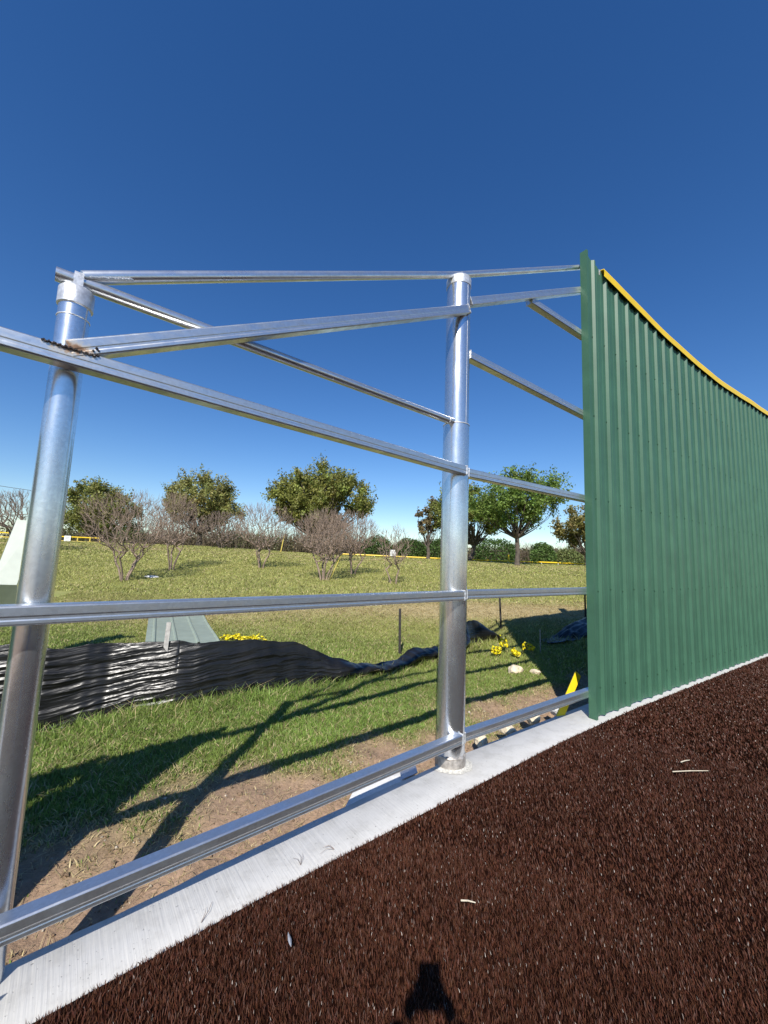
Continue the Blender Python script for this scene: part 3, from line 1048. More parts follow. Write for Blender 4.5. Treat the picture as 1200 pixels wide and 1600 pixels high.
# ------------------------------------------------------------------ black silt fence
def silt_fence():
    path = np.array([(-4.9, 3.2, .82), (-4.1, 3.6, .82), (-3.24, 4.0, .80), (-2.81, 4.26, .715), (-2.179, 4.46, .635), (-1.44, 4.933, .61), (-1.1, 5.15, .575), (-.75, 5.36, .43), (-.51, 5.51, .30), (-.2, 5.78, .17), (.09, 6.066, .13), (.38, 6.33, .16), (.65, 6.62, .26), (.965, 6.937, .20), (1.3, 7.35, .10), (1.6, 7.75, .22), (1.81, 8.05, .46), (2.05, 8.28, .48), (2.30, 8.55, .32), (2.5, 8.78, .06)])
    n, k = 520, 110
    P = resample(path, n)
    P[:, 2] = np.convolve(np.pad(P[:, 2], 6, mode='edge'), np.ones(13) / 13, 'valid')
    d = np.gradient(P[:, :2], axis=0); d /= np.linalg.norm(d, axis=1)[:, None]
    nr = np.stack([d[:, 1], -d[:, 0]], 1)                     # towards the camera side
    s = np.concatenate([[0], np.cumsum(np.linalg.norm(np.diff(P[:, :2], axis=0), axis=1))])
    S, Vv = np.meshgrid(s, np.linspace(0, 1, k), indexing='ij')
    H = P[:, 2][:, None]
    zz = Vv * .66
    # long diagonal folds: stretched, skewed noise; tight near the bottom, slack near the top
    q = zz * (1 + .25 * np.sin(S * .8)) - .05 * (S - 3.2) + .025 * np.sin(S * .9 + .6) + .007 * np.sin(S * 2.9)
    f1 = fbm(S * .9, q * 9.0, 51, 3) - .5
    f2 = np.abs(fbm(S * 1.7 + 3, q * 17, 57, 3) - .5)
    f3 = fbm(S * 6, q * 40, 63, 2) - .5
    amp = (.35 + .65 * np.sin(np.pi * np.clip(Vv, 0, 1)) ** .5) * (1 - .8 * Vv ** 5) * (1 - .5 * sstep(2.9, 3.5, S))
    cr = 1 - np.abs(2 * fbm(S * .55 + 7, q * 8.5, 57, 3) - 1)
    cr2 = 1 - np.abs(2 * fbm(S * 1.6 + 1, q * 24, 59, 3) - 1)
    off = (f1 * .030 + .022 * cr ** 5 * (.3 + 1.2 * fbm(S * .7, q * 3, 71, 2)) + .009 * cr2 ** 4 + f3 * .004) * amp
    slump = np.clip((.5 - H) / .35, 0, 1)
    lean = -(.10 + .07 * (1 - sstep(2.9, 3.3, S))) * Vv + slump * (.26 * np.sin(Vv * math.pi * .95) * (1 - .2 * Vv))
    o = off + lean + .012 * np.sin(S * 1.9)
    base = terrain(P[:, 0], P[:, 1])[:, None] - .03
    hem = .012 * np.sin(S * 9) * (Vv > .97)
    Zz = base + H * (Vv ** (1 + .0 * slump)) * (1 + .02 * f1) + hem + slump * .05 * np.sin(Vv * math.pi) + .03
    Xx = P[:, 0][:, None] + nr[:, 0][:, None] * o
    Yy = P[:, 1][:, None] + nr[:, 1][:, None] * o
    co = np.stack([Xx.ravel(), Yy.ravel(), Zz.ravel()], 1)
    ii = np.arange(n * k).reshape(n, k)
    Fq = np.stack([ii[:-1, :-1].ravel(), ii[1:, :-1].ravel(), ii[1:, 1:].ravel(), ii[:-1, 1:].ravel()], 1)
    me = np_mesh("silt_fence", co, [Fq], None, True)
    ob = link("silt_fence", me, M['film'])
    so = ob.modifiers.new("thickness", 'SOLIDIFY'); so.thickness = .002
    return tag(ob, "sagging wrinkled black plastic silt fence strung across the grass", "silt fence")
silt_fence()
def black_sheet():
    n, k = 60, 24
    U, Vv = np.meshgrid(np.linspace(0, 1, n), np.linspace(0, 1, k), indexing='ij')
    a = np.array([3.55, 8.35]); b = np.array([6.3, 10.2]); w = np.array([-.35, .75])
    Xx = a[0] + (b[0] - a[0]) * U + w[0] * Vv * (.4 + .6 * U)
    Yy = a[1] + (b[1] - a[1]) * U + w[1] * Vv * (.4 + .6 * U)
    Zz = terrain(Xx, Yy) + .05 + (.13 * U ** 1.5) * np.sin(np.pi * np.clip(Vv * 1.0, 0, 1)) + .10 * (fbm(U * 3, Vv * 8, 91, 3) - .4)
    ii = np.arange(n * k).reshape(n, k)
    Fq = np.stack([ii[:-1, :-1].ravel(), ii[1:, :-1].ravel(), ii[1:, 1:].ravel(), ii[:-1, 1:].ravel()], 1)
    ob = link("plastic_sheet", np_mesh("plastic_sheet", np.stack([Xx.ravel(), Yy.ravel(), Zz.ravel()], 1), [Fq], None, True), M['film'])
    so = ob.modifiers.new("thickness", 'SOLIDIFY'); so.thickness = .002
    return tag(ob, "crumpled black plastic sheet lying in the shadow of the green wall", "plastic sheet")
black_sheet()

# stakes
def tpost(x, y, h, lean, label, mat='stake', size=.022, group=None, name="stake", z=None):
    z0 = gz(x, y) if z is None else z
    mb = MB()
    t = size
    prof_t = [(-t, 0), (t, 0), (t, t * .3), (t * .2, t * .3), (t * .2, t * 1.3), (-t * .2, t * 1.3), (-t * .2, t * .3), (-t, t * .3)]
    mb.sweep((x, y, z0 - .15), (x + lean[0] * h, y + lean[1] * h, z0 + h), prof_t, (1, 0, 0), (0, 1, 0))
    return tag(mb.build(name, M[mat]), label, "stake", group)
tpost(-2.40, 4.56, .86, (.04, .0), "pale grey stake standing up through the top of the black silt fence", 'wood', .026)
tpost(.37, 7.05, .80, (-.03, 0), "dark thin steel stake on the sunlit grass behind the slumped silt fence")
tpost(2.80, 9.3, .78, (-.06, 0), "dark leaning stake beside the black plastic heap and yellow ribbons")
tpost(5.30, 10.4, .62, (-.01, 0), "dark stake close to the edge of the green wall")
tpost(3.02, 7.6, .42, (-.02, 0), "short thin stake in front of the wall's shadow", 'wood', .010)
tpost(-5.9, 6.2, .55, (.12, .0), "thin dark leaning rod beyond the slender post", 'stake', .016)

# ------------------------------------------------------------------ yellow pieces
def ribbon_heap(c, rx, ry, n, label, hh=.10, w=.05, seed=1, name="caution_tape"):
    r = np.random.default_rng(seed)
    V, Fq, off = [], [], 0
    for k in range(n):
        p = np.array([c[0] + r.normal(0, rx * .5), c[1] + r.normal(0, ry * .5), 0])
        d = unit(r.normal(0, 1, 3) * np.array([1, .6, .5]))
        t = r.uniform(0, 6.28)
        m_ = 14
        L, Rr = [], []
        for j in range(m_):
            t += r.normal(0, .7)
            pull = (np.array([c[0], c[1], hh * .5]) - p) / np.array([rx, ry, hh * .6])
            d = unit(d + np.array([math.cos(t), math.sin(t), r.normal(0, .6)]) * .55 + pull * .55)
            p = p + d * np.array([.026, .026, .020])
            p[2] = max(p[2], .005)
            a = j * .7 + k
            sd_ = np.array([math.cos(a) * .7, math.sin(a) * .5, .6 * math.cos(a * 1.7)]) * w / 2
            g = np.array([p[0], p[1], c[2] + .02 + p[2]])
            L.append(g - sd_); Rr.append(g + sd_)
        v = np.array(L + Rr)
        i0 = np.arange(m_ - 1)
        Fq.append(np.stack([i0, i0 + 1, i0 + 1 + m_, i0 + m_], 1) + off)
        V.append(v); off += 2 * m_
    ob = link(name, np_mesh(name, np.concatenate(V), [np.concatenate(Fq)], None, True), M['tape'])
    so = ob.modifiers.new("thickness", 'SOLIDIFY'); so.thickness = .0015
    return tag(ob, label, "caution tape")
ribbon_heap((-2.60, 7.72, gz(-2.6, 7.7) + .02), .42, .14, 26, "loose heap of yellow caution tape on the grass behind the black silt fence", .10, .045, 3)
def ribbon(c, sx, sz, seed, label):
    return ribbon_heap((c[0], c[1], gz(c[0], c[1]) + c[2]), sx * .6, .05, 7, label, sz, .05, seed)
ribbon((2.30, 7.55, .10), .10, .26, 5, "tallest crumpled yellow ribbon standing in the grass by the dark leaning stake")
ribbon((2.10, 7.25, .03), .11, .12, 6, "crumpled yellow ribbon low in the grass nearest the thick post")
ribbon((2.42, 7.22, .03), .07, .10, 7, "smallest crumpled yellow ribbon tuft in the long grass")
ribbon((2.72, 7.45, .08), .11, .12, 8, "crumpled yellow ribbon at the edge of the green wall's shadow")
mb = MB()
a = np.array([1.90, 4.36, -.06]); b = np.array([2.345, 4.80, .335])
d = unit(b - a); side = unit(np.cross(d, np.array([.3, -.8, .5])))
n_ = np.cross(side, d)
mb.sweep(a, b, [(-.038, -.006), (.038, -.006), (.038, .006), (.034, .008), (-.034, .008), (-.038, .006)], side, n_)
board = tag(mb.build("yellow_board", M['yellow2']), "yellow board offcut propped on the rocks behind the bottom rail beside the green wall", "board")

# rocks and rubble
def rock(c, sx, sy, sz, seed, label, mat='rock', flat=False, cat="rock", name="rock"):
    r = np.random.default_rng(seed)
    import bmesh
    bm = bmesh.new()
    bmesh.ops.create_icosphere(bm, subdivisions=3, radius=1)
    pl = [(unit(r.normal(0, 1, 3)), r.uniform(.55, .85)) for _ in range(11)]
    rot = r.uniform(0, 6.28)
    for v in bm.verts:
        p = np.array(v.co)
        for nrm, dd in pl:
            e = p @ nrm - dd
            if e > 0:
                p = p - nrm * e * .92
        p = p * (1 + .05 * r.normal())
        x, y = p[0] * sx, p[1] * sy
        v.co = (c[0] + x * math.cos(rot) - y * math.sin(rot), c[1] + x * math.sin(rot) + y * math.cos(rot), c[2] + p[2] * sz)
    me = bpy.data.meshes.new(name); bm.to_mesh(me); bm.free()
    return tag(link(name, me, M[mat]), label, cat)
G = "limestone rocks along the concrete strip"
rock((-1.20, 2.00, gz(-1.20, 2.0) + .035), .085, .06, .075, 1, "grey rock in the post's shadow by the concrete strip")
rock((-.47, 2.62, gz(-.47, 2.62) + .035), .12, .06, .06, 2, "flat pale rock half buried in dirt below the bottom rail")
rock((1.00, 3.92, -.07), .10, .07, .075, 3, "tan rock beside the concrete strip nearest the thick post")
rock((1.33, 4.16, -.06), .13, .07, .07, 4, "flat brown rock in the middle of the row behind the bottom rail")
rock((1.66, 4.42, -.04), .13, .09, .10, 5, "whitish boulder touching the foot of the yellow board", 'rock')
rock((2.05, 4.70, -.03), .11, .07, .09, 6, "bright white rock behind the yellow board", 'chunk')
rock((2.14, 6.35, gz(2.14, 6.35) + .04), .17, .12, .085, 7, "large pale rock in the grass below the yellow ribbons")
rock((2.42, 6.30, gz(2.42, 6.30) + .03), .09, .07, .05, 8, "small pale rock in the grass next to the larger one")
rock((-8.6, 15.0, gz(-8.6, 15.0) + .03), .32, .2, .05, 9, "flat white stone on the mown slope behind the nearest bare tree", 'chunk')
rock((.40, 2.98, gz(.4, 2.98) + .02), .03, .03, .03, 10, "small dark clod at the concrete edge by the thick post")
for q, (x, y, s_) in enumerate([(-1.12, 1.98, .03), (-.95, 2.16, .022), (-.66, 2.36, .03), (.92, 3.78, .03), (1.48, 4.2, .035)]):
    rock((x, y, gz(x, y) + s_ * .3), s_, s_ * .8, s_ * .7, 40 + q, ["little stone tight against the concrete near the slender post", "little stone on bare dirt in front of the post's shadow", "little stone beside the flat half-buried rock", "little stone between the thick post and the tan rock", "little stone between the brown rock and the whitish boulder"][q])
# concrete spill behind the strip and the steel plate on it
mb = MB()
pts = np.array([(-.20, 2.73), (-.12, 3.07), (-.02, 3.16), (.17, 3.345), (.235, 3.19), (.2, 3.07)])
top = [(x, y, -.035 + .004 * (k % 3)) for k, (x, y) in enumerate(pts)]
low = [(x * 1.01, y + .01, -.30) for x, y in pts]
k_ = len(pts)
mb.add(top + low, [tuple(range(k_ - 1, -1, -1))] + [(k, (k + 1) % k_, k_ + (k + 1) % k_, k_ + k) for k in range(k_)])
sp = mb.build("concrete_slab", M['chunk'])
bev = sp.modifiers.new("edge", 'BEVEL'); bev.width = .012; bev.segments = 2
tag(sp, "white spilled concrete slab behind the strip near the thick post", "concrete slab")
mb = MB(); sheet_between(mb, [(.205, 3.13, -.028), (.335, 3.225, -.022), (.30, 3.39, .045), (.185, 3.30, .035)], .006)
tag(mb.build("steel_plate", M['rail']), "small bent grey steel plate lying beside the thick post's foot", "steel plate")

# litter on the turf and the concrete
def stick(a, b, r, label, mat='straw', name="straw"):
    mb = MB(); a, b = np.asarray(a), np.asarray(b)
    mid = (a + b) / 2 + np.array([.0, .002, .002])
    mb.tube([a, mid, b], [r, r * .9, r * .6], 7)
    return tag(mb.build(name, M[mat], None, True), label, "straw")
stick((2.317, 3.266, .036), (2.62, 3.297, .038), .0040, "longer pale straw lying on the brown turf")
stick((2.50, 3.424, .036), (2.60, 3.46, .038), .0045, "shorter pale straw beside the longer one on the turf")
stick((.426, 2.022, .036), (.491, 2.008, .040), .0038, "whitish short straw alone on the turf in front of the thick post")
mb = MB()
fa = np.array([-.330, 1.835, .034]); fb = np.array([-.303, 1.765, .044])
fd = unit(fb - fa); fs = unit(np.cross(fd, UP))
v = []
for t, w in [(0, .001), (.15, .004), (.5, .007), (.8, .005), (1, .001)]:
    p = fa + (fb - fa) * t
    v += [p - fs * w, p + UP * .004, p + fs * w, p - UP * .001]
F = []
for i in range(4):
    for k in range(4):
        F.append((i * 4 + k, i * 4 + (k + 1) % 4, i * 4 + 4 + (k + 1) % 4, i * 4 + 4 + k))
mb.add(v, F + [(3, 2, 1, 0), (16, 17, 18, 19)])
tag(mb.build("feather", M['feather'], None, True), "small grey feather on the brown turf", "feather")
def sprig(x, y, ang, seed, label):
    r = np.random.default_rng(seed)
    mb = MB()
    for k in range(3):
        a = ang + r.normal(0, .35); L = r.uniform(.05, .10)
        p0 = np.array([x, y, .004]); p1 = p0 + np.array([math.cos(a) * L * .5, math.sin(a) * L * .5, .012]); p2 = p0 + np.array([math.cos(a + .2) * L, math.sin(a + .2) * L, .006])
        mb.tube([p0, p1, p2], [.0011, .0009, .0005], 5)
    tag(mb.build("grass_sprig", M['twig']), label, "sprig")
sprig(-.72, 1.90, 1.2, 1, "thin dry sprig poking out between turf and concrete near the slender post")
sprig(-.20, 2.36, 2.9, 2, "thin dry sprig lying on the concrete below the flat pale rock")
sprig(-.36, 2.24, 1.6, 3, "thin dry sprig bent over the turf edge halfway along the concrete")

# ------------------------------------------------------------------ trees
def tube_segments(segs, seg_n=5):
    """segs (n, 8): p0, p1, r0, r1 -> verts, quads"""
    S = np.asarray(segs, float)
    p0, p1, r0, r1 = S[:, 0:3], S[:, 3:6], S[:, 6], S[:, 7]
    d = p1 - p0
    d /= np.linalg.norm(d, axis=1)[:, None] + 1e-9
    ref = np.where(np.abs(d[:, 2:3]) < .9, np.array([[0, 0, 1.]]), np.array([[1., 0, 0]]))
    a = np.cross(d, ref); a /= np.linalg.norm(a, axis=1)[:, None] + 1e-9
    b = np.cross(d, a)
    ang = np.arange(seg_n) * 2 * math.pi / seg_n
    ring = np.cos(ang)[None, :, None] * a[:, None] + np.sin(ang)[None, :, None] * b[:, None]
    v0 = p0[:, None] + ring * r0[:, None, None]
    v1 = p1[:, None] + ring * r1[:, None, None]
    v = np.concatenate([v0, v1], 1).reshape(-1, 3)
    base = np.arange(len(S))[:, None, None] * (2 * seg_n)
    k = np.arange(seg_n)
    q = np.stack([k, (k + 1) % seg_n, seg_n + (k + 1) % seg_n, seg_n + k], 1)[None] + base
    return v, q.reshape(-1, 4)

def grow(p, d, L, r, depth, out, r_, spread, up, taper=.66, wig=.18, kids=(2, 3), shrink=.78, minr=.003):
    n = 3
    for i in range(n):
        d2 = unit(d + r_.normal(0, wig, 3) + np.array([0, 0, up]))
        q = p + d2 * L / n
        ra = r * (1 - .22 * i / n); rb = r * (1 - .22 * (i + 1) / n)
        out.append((*p, *q, ra, rb))
        p, d = q, d2
    if depth == 0:
        return
    for k in range(r_.integers(kids[0], kids[1] + 1)):
        ax = unit(np.cross(d, r_.normal(0, 1, 3)))
        a = spread * r_.uniform(.55, 1.3)
        grow(p, unit(d * math.cos(a) + ax * math.sin(a)), L * shrink * r_.uniform(.75, 1.2), max(r * taper, minr), depth - 1, out, r_, spread, up, taper, wig, kids, shrink, minr)

def bare_tree(x, y, H, width, label, seed, stems=4, npts=620, mat='bark2', group=None, nm="bare_tree", low=.30, tip=.0046, fork=.34):
    """leafless crown grown towards points spread through a rounded envelope"""
    r_ = np.random.default_rng(seed)
    z = gz(x, y)
    o = np.array([x, y, z])
    nodes, par = [], []
    def add(p, k):
        nodes.append(np.asarray(p, float)); par.append(k)
        return len(nodes) - 1
    for k in range(stems):
        a = 2 * math.pi * k / stems + r_.uniform(-.4, .4)
        rad = width * r_.uniform(.13, .24)
        p0 = o + np.array([math.cos(a) * .09, math.sin(a) * .07, -.12])
        i = add(p0, -1)
        m_ = 7
        for j in range(1, m_ + 1):
            t = j / m_
            q = o + np.array([math.cos(a) * (.09 + rad * t ** 1.3), math.sin(a) * (.07 + rad * t ** 1.3), H * fork * r_.uniform(.95, 1.05) * t]) + r_.normal(0, .018 * H / 3, 3) * t
            i = add(q, i)
    pts = []
    while len(pts) < npts:
        u = r_.uniform(-1, 1, 3)
        rr = np.linalg.norm(u)
        if rr > 1 or r_.random() > .25 + .75 * rr:
            continue
        zz = low + (1 - low) * (u[2] + 1) / 2
        w_ = .55 + .45 * sstep(low, .55, zz)
        lum = .86 + .28 * vnoise(np.array(math.atan2(u[1], u[0]) * 1.6 + seed), np.array(u[2] * 2.2), seed)
        pts.append(o + np.array([u[0] * width / 2 * w_ * lum, u[1] * width / 2 * w_ * lum, H * .93 * zz * (.93 + .10 * lum)]))
    pts = np.array(pts)
    c0 = o + np.array([0, 0, H * fork * .6])
    sts = [q_ for q_ in range(stems) for _ in range(8)]
    pts = pts[np.argsort(np.linalg.norm(pts - c0, axis=1))]
    for p in pts:
        A = np.array(nodes)
        d = p - A
        dl = np.linalg.norm(d, axis=1) + 1e-6
        out = A - (o - np.array([0, 0, .25 * H]))
        out = out / (np.linalg.norm(out, axis=1)[:, None] + 1e-6)
        ca = (d * out).sum(1) / dl
        sec = np.array(sts)
        want = int(np.argmin([np.linalg.norm(p[:2] - A[8 * q_ + 7][:2]) for q_ in range(stems)]))
        cost = dl * (1 + 1.5 * (1 - ca)) + .22 * H / 3 * (sec != want) + .35 * (np.arange(len(A)) % 8 < 5) * (np.arange(len(A)) < 8 * stems)
        k = int(np.argmin(cost))
        L = np.linalg.norm(p - nodes[k])
        if L > .10 * H:
            mid = (nodes[k] + p) / 2 + r_.normal(0, .05 * L, 3) + np.array([0, 0, -.03 * L])
            k = add(mid, k); sts.append(sts[par[k]])
        add(p, k); sts.append(sts[k])
    cnt = np.ones(len(nodes))
    for i in range(len(nodes) - 1, -1, -1):
        if par[i] >= 0:
            cnt[par[i]] += cnt[i]
    rad = tip * cnt ** .37
    thick, thin = [[] for _ in range(stems)], []
    stem_of = np.zeros(len(nodes), int); k = -1
    for i in range(len(nodes)):
        if par[i] < 0:
            k += 1; stem_of[i] = k
            continue
        stem_of[i] = stem_of[par[i]]
        seg = (*nodes[par[i]], *nodes[i], min(rad[par[i]], rad[i] * 1.35), rad[i])
        (thick[stem_of[i]] if rad[i] > .0145 else thin).append(seg)
    cc = o + np.array([0, 0, H * .55])
    for i in range(stems * 8, len(nodes)):
        for q in range(3 if cnt[i] < 4 else 1):
            d = unit(unit(nodes[i] - cc) * .7 + np.array([0, 0, .75]) + r_.normal(0, .42, 3))
            L = H * r_.uniform(.035, .10)
            m2 = nodes[i] + d * L * .5
            e = m2 + unit(d + r_.normal(0, .25, 3) + np.array([0, 0, .15])) * L * .5
            thin.append((*nodes[i], *m2, tip * .95, tip * .8)); thin.append((*m2, *e, tip * .8, tip * .5))
    root = tag(empty(nm, tuple(o)), label, "tree" if nm == "bare_tree" else "bush", group)
    for tk in thick:
        if tk:
            v, q = tube_segments(tk, 7)
            link("stem", np_mesh("stem", v, [q], None, True), M[mat], root)
    v, q = tube_segments(thin, 3)
    link("twigs", np_mesh("twigs", v, [q], None, True), M[mat], root)
    return root
GB = "bare multi-stemmed trees on the slope"
bare_tree(-8.98, 14, 3.22, 3.0, "nearest bare tree, a wide round crown of twigs on forked pale stems", 101, 4, 680, group=GB)
bare_tree(-8.95, 17, 3.35, 2.2, "bare tree with upright stems in front of the airy olive oak", 102, 3, 620, group=GB)
bare_tree(-5.45, 18, 3.05, 2.8, "bare tree with short stems in the gap between the two tall oaks", 103, 3, 680, group=GB)
bare_tree(-2.175, 15, 2.8, 2.15, "bare tree with clustered stems and pale props in front of the biggest oak", 104, 4, 820, group=GB)
bare_tree(-1.25, 17, 2.75, 2.15, "bare tree with an umbrella of twigs at the flank of the biggest oak", 105, 3, 720, group=GB)
bare_tree(.44, 14.5, 2.16, 1.25, "smallest bare tree, thin and alone beside the thick post", 106, 2, 230, group=GB, tip=.0046)
bare_tree(-21.0, 23, 3.5, 4.2, "brown twiggy tree beyond the off-white panel and the slender post", 107, 4, 700, 'twig', GB, tip=.008)
bare_tree(-12.2, 30, 2.9, 3.6, "dark low twiggy bush at the foot of the olive oak", 108, 5, 620, 'twig', nm="bare_bush", low=.1, tip=.009, fork=.2)
bare_tree(-3.0, 24, 2.7, 3.0, "bare bush behind the bare tree with clustered stems", 109, 4, 520, nm="bare_bush", low=.15, tip=.007, fork=.25)
bare_tree(-16.6, 31, 2.6, 3.6, "low brown bush filling the gap under the airy olive oak", 110, 5, 480, 'twig', nm="bare_bush", low=.1, tip=.009, fork=.2)

def leaf_quads(c, size, r_, colr, updir=.5):
    n = len(c)
    nrm = r_.normal(0, 1, (n, 3)); nrm[:, 2] += updir; nrm /= np.linalg.norm(nrm, axis=1)[:, None]
    a = np.cross(nrm, r_.normal(0, 1, (n, 3))); a /= np.linalg.norm(a, axis=1)[:, None] + 1e-9
    b = np.cross(nrm, a)
    l = (size * r_.uniform(.6, 1.5, n))[:, None]; w = l * r_.uniform(.45, .75, (n, 1))
    v = np.stack([c - a * l, c - b * w + nrm * l * .12, c + a * l, c + b * w + nrm * l * .12], 1)
    f = np.arange(n * 4).reshape(n, 4)
    return v.reshape(-1, 3), f, np.repeat(colr, 4, axis=0)

def oak(x, y, H, width, label, seed, colr, trunk_h=.28, nclump=46, nleaf=16000, size=.085, depth_w=.8, trunk_r=.16, skew=0.0, group=None, gap=.0, plume=1.0, lean=0.0, top_pow=.5, nm="oak_tree", bare_frac=0.0):
    r_ = np.random.default_rng(seed)
    z = gz(x, y)
    root = tag(empty(nm, (x, y, z)), label, "tree", group)
    ch = H * (1 - trunk_h)
    cz = z + H * trunk_h
    # clump centres through the crown volume
    cl = []
    while len(cl) < nclump:
        u = r_.uniform(-1, 1, 3)
        if np.linalg.norm(u) > 1:
            continue
        t = (u[2] + 1) / 2
        prof_ = math.sin(math.pi * min(1, .18 + .82 * t) ** .8) ** top_pow * 1.0
        if math.hypot(u[0], u[1]) > prof_ * .97:
            continue
        if np.linalg.norm(u[:2]) < .35 and abs(u[2]) < .3:
            continue
        cl.append((x + u[0] * width / 2 * .84 + skew * t, y + u[1] * width / 2 * depth_w * .84, cz + ch * (.10 + .80 * t)))
    cl = np.array(cl)
    # limbs
    segs = []
    fork = np.array([x + lean * .5, y, z + H * (trunk_h * .8)])
    b0 = np.array([x, y, z - .15])
    mid = (b0 + fork) / 2 + np.array([.05, 0, 0])
    segs.append((*b0, *(b0 + UP * .35), trunk_r * 1.5, trunk_r * 1.05)); segs.append((*(b0 + UP * .35), *mid, trunk_r * 1.05, trunk_r * .95)); segs.append((*mid, *fork, trunk_r * .95, trunk_r * .9))
    for c in cl:
        d = c - fork
        p = fork.copy(); r = trunk_r * .42
        k = 5
        for i in range(k):
            t = (i + 1) / k
            q = fork + d * t + np.array([0, 0, .18 * np.linalg.norm(d) * math.sin(math.pi * t) * -.4]) + r_.normal(0, .06, 3) * (t < 1)
            segs.append((*p, *q, r, r * .68)); p = q; r *= .68
    v, q = tube_segments(segs, 7)
    link("trunk", np_mesh("trunk", v, [q], None, True), M['bark'], root)
    # leaves: sprays around every clump
    per = nleaf // nclump
    C, K = [], []
    cr = width * .5 * (1.9 / nclump ** .5) * .88
    colr = np.asarray(colr)
    for c in cl:
        rr = cr * r_.uniform(.65, 1.25)
        ns = 16
        th_ = r_.normal(0, 1, (ns, 3)); th_ /= np.linalg.norm(th_, axis=1)[:, None]
        th_[:, 2] = th_[:, 2] * .9 + .25 * plume
        tips = c + th_ * rr * r_.uniform(.5, 1.1, (ns, 1)) * np.array([1, 1, .8 + .3 * plume])
        m_ = max(4, per // ns)
        for tp in tips:
            t = r_.random((m_, 1)) ** .6
            pts = c + (tp - c) * t + r_.normal(0, rr * .13, (m_, 3)) * np.array([1, 1, 1])
            C.append(pts)
            K.append(colr * r_.uniform(.72, 1.28) * (1 + r_.normal(0, .05, 3)) * r_.uniform(.75, 1.25, (m_, 1)))
    C = np.concatenate(C); K = np.concatenate(K)
    if bare_frac:
        kk = r_.random(len(C)) > bare_frac; C, K = C[kk], K[kk]
    v, f, kc = leaf_quads(C, np.full(len(C), size), r_, np.clip(K, .005, 1))
    link("crown", np_mesh("crown", v, [f], kc), M['leaf'], root)
    return root
GO = "leafy oaks along the top of the berm"
OL = (.235, .245, .062); OL2 = (.230, .240, .065); GR = (.175, .255, .055); BR = (.23, .18, .085); OB = (.26, .23, .075)
oak(-25.8, 36, 6.1, 9.2, "broad olive oak half hidden by the slender post and the nearest bare tree", 201, OL2, .08, 74, 30000, .085, group=GO)
oak(-15.3, 33, 6.3, 8.7, "olive oak with airy crown and visible dark trunk between two bare trees", 202, (.26, .255, .08), .22, 60, 28000, .08, trunk_r=.22, group=GO, plume=1.6)
oak(-5.5, 34, 8.1, 11.4, "biggest oak, dense dark olive dome standing above the bare trees", 203, OL, .22, 105, 56000, .085, trunk_r=.28, group=GO, plume=1.7)
oak(3.9, 34, 5.9, 2.6, "slim brownish half-leafed tree peeping out behind the thick post", 204, BR, .25, 22, 5000, .08, group=GO, nm="oak_tree", bare_frac=.2)
oak(7.2, 33, 6.8, 8.0, "round oak with leaning forked trunk just past the thick post", 205, (.21, .235, .058), .26, 54, 24000, .08, trunk_r=.2, group=GO, lean=.8)
oak(9.5, 28, 7.2, 8.6, "bright green open-crowned oak with pale-footed trunk by the yellow-topped fence", 206, GR, .33, 58, 24000, .075, trunk_r=.17, group=GO, plume=1.2)
oak(17.0, 33, 5.2, 6.4, "brownish olive tree right at the edge of the green wall", 207, OB, .22, 50, 20000, .08, trunk_r=.16, group=GO)

def shrub(x, y, H, width, label, seed, colr, n=5000, size=.09, dz=0.0):
    r_ = np.random.default_rng(seed)
    z = gz(x, y)
    u = r_.normal(0, 1, (n, 3)); u /= np.linalg.norm(u, axis=1)[:, None]
    rad = r_.uniform(.55, 1.0, (n, 1)) ** .7
    lump = .78 + .45 * fbm(u[:, 0] * 2.2 + seed, u[:, 2] * 2.2 + u[:, 1] * 1.7, seed, 3)[:, None]
    c = u * rad * lump * np.array([width / 2, width / 2 * .7, H / 2]) + np.array([x, y, z + H * .48])
    K = np.asarray(colr) * r_.uniform(.6, 1.4, (n, 1)) * (1 + r_.normal(0, .05, (n, 3)))
    v, f, kc = leaf_quads(c, np.full(n, size), r_, np.clip(K, .005, 1))
    root = tag(empty("shrub", (x, y, z)), label, "shrub", "shrubs beyond the berm")
    link("foliage", np_mesh("foliage", v, [f], kc), M['leaf'], root)
    segs = []
    for k in range(7):
        a = r_.uniform(0, 6.28)
        segs.append((x, y, z - .1, x + math.cos(a) * width * .3, y + math.sin(a) * width * .2, z + H * .7, .04, .012))
    v, q = tube_segments(segs, 5)
    link("stem", np_mesh("stem", v, [q], None, True), M['bark'], root)
    return root
DG = (.085, .145, .036)
shrub(-.6, 44, 3.1, 3.4, "round dark green shrub between the biggest oak and the smallest bare tree", 301, DG)
shrub(3.2, 44, 3.0, 3.6, "dark green hedge shrub just behind the smallest bare tree", 302, DG)
shrub(6.3, 44, 3.0, 3.4, "dark green hedge shrub touching the thick post", 303, DG)
shrub(12.0, 42, 3.2, 5.0, "wide dark green shrub under the round oak with forked trunk", 304, DG)
shrub(17.8, 44, 3.2, 3.0, "mid green shrub just past the trunk of the bright green oak", 305, (.12, .19, .05))
shrub(21.6, 46, 2.9, 3.6, "yellowish green loose shrub under the brownish olive tree", 306, (.20, .23, .08))
shrub(-31.0, 48, 3.2, 5.0, "dull green shrub beyond the yellow and white rail fence", 307, (.13, .15, .05))

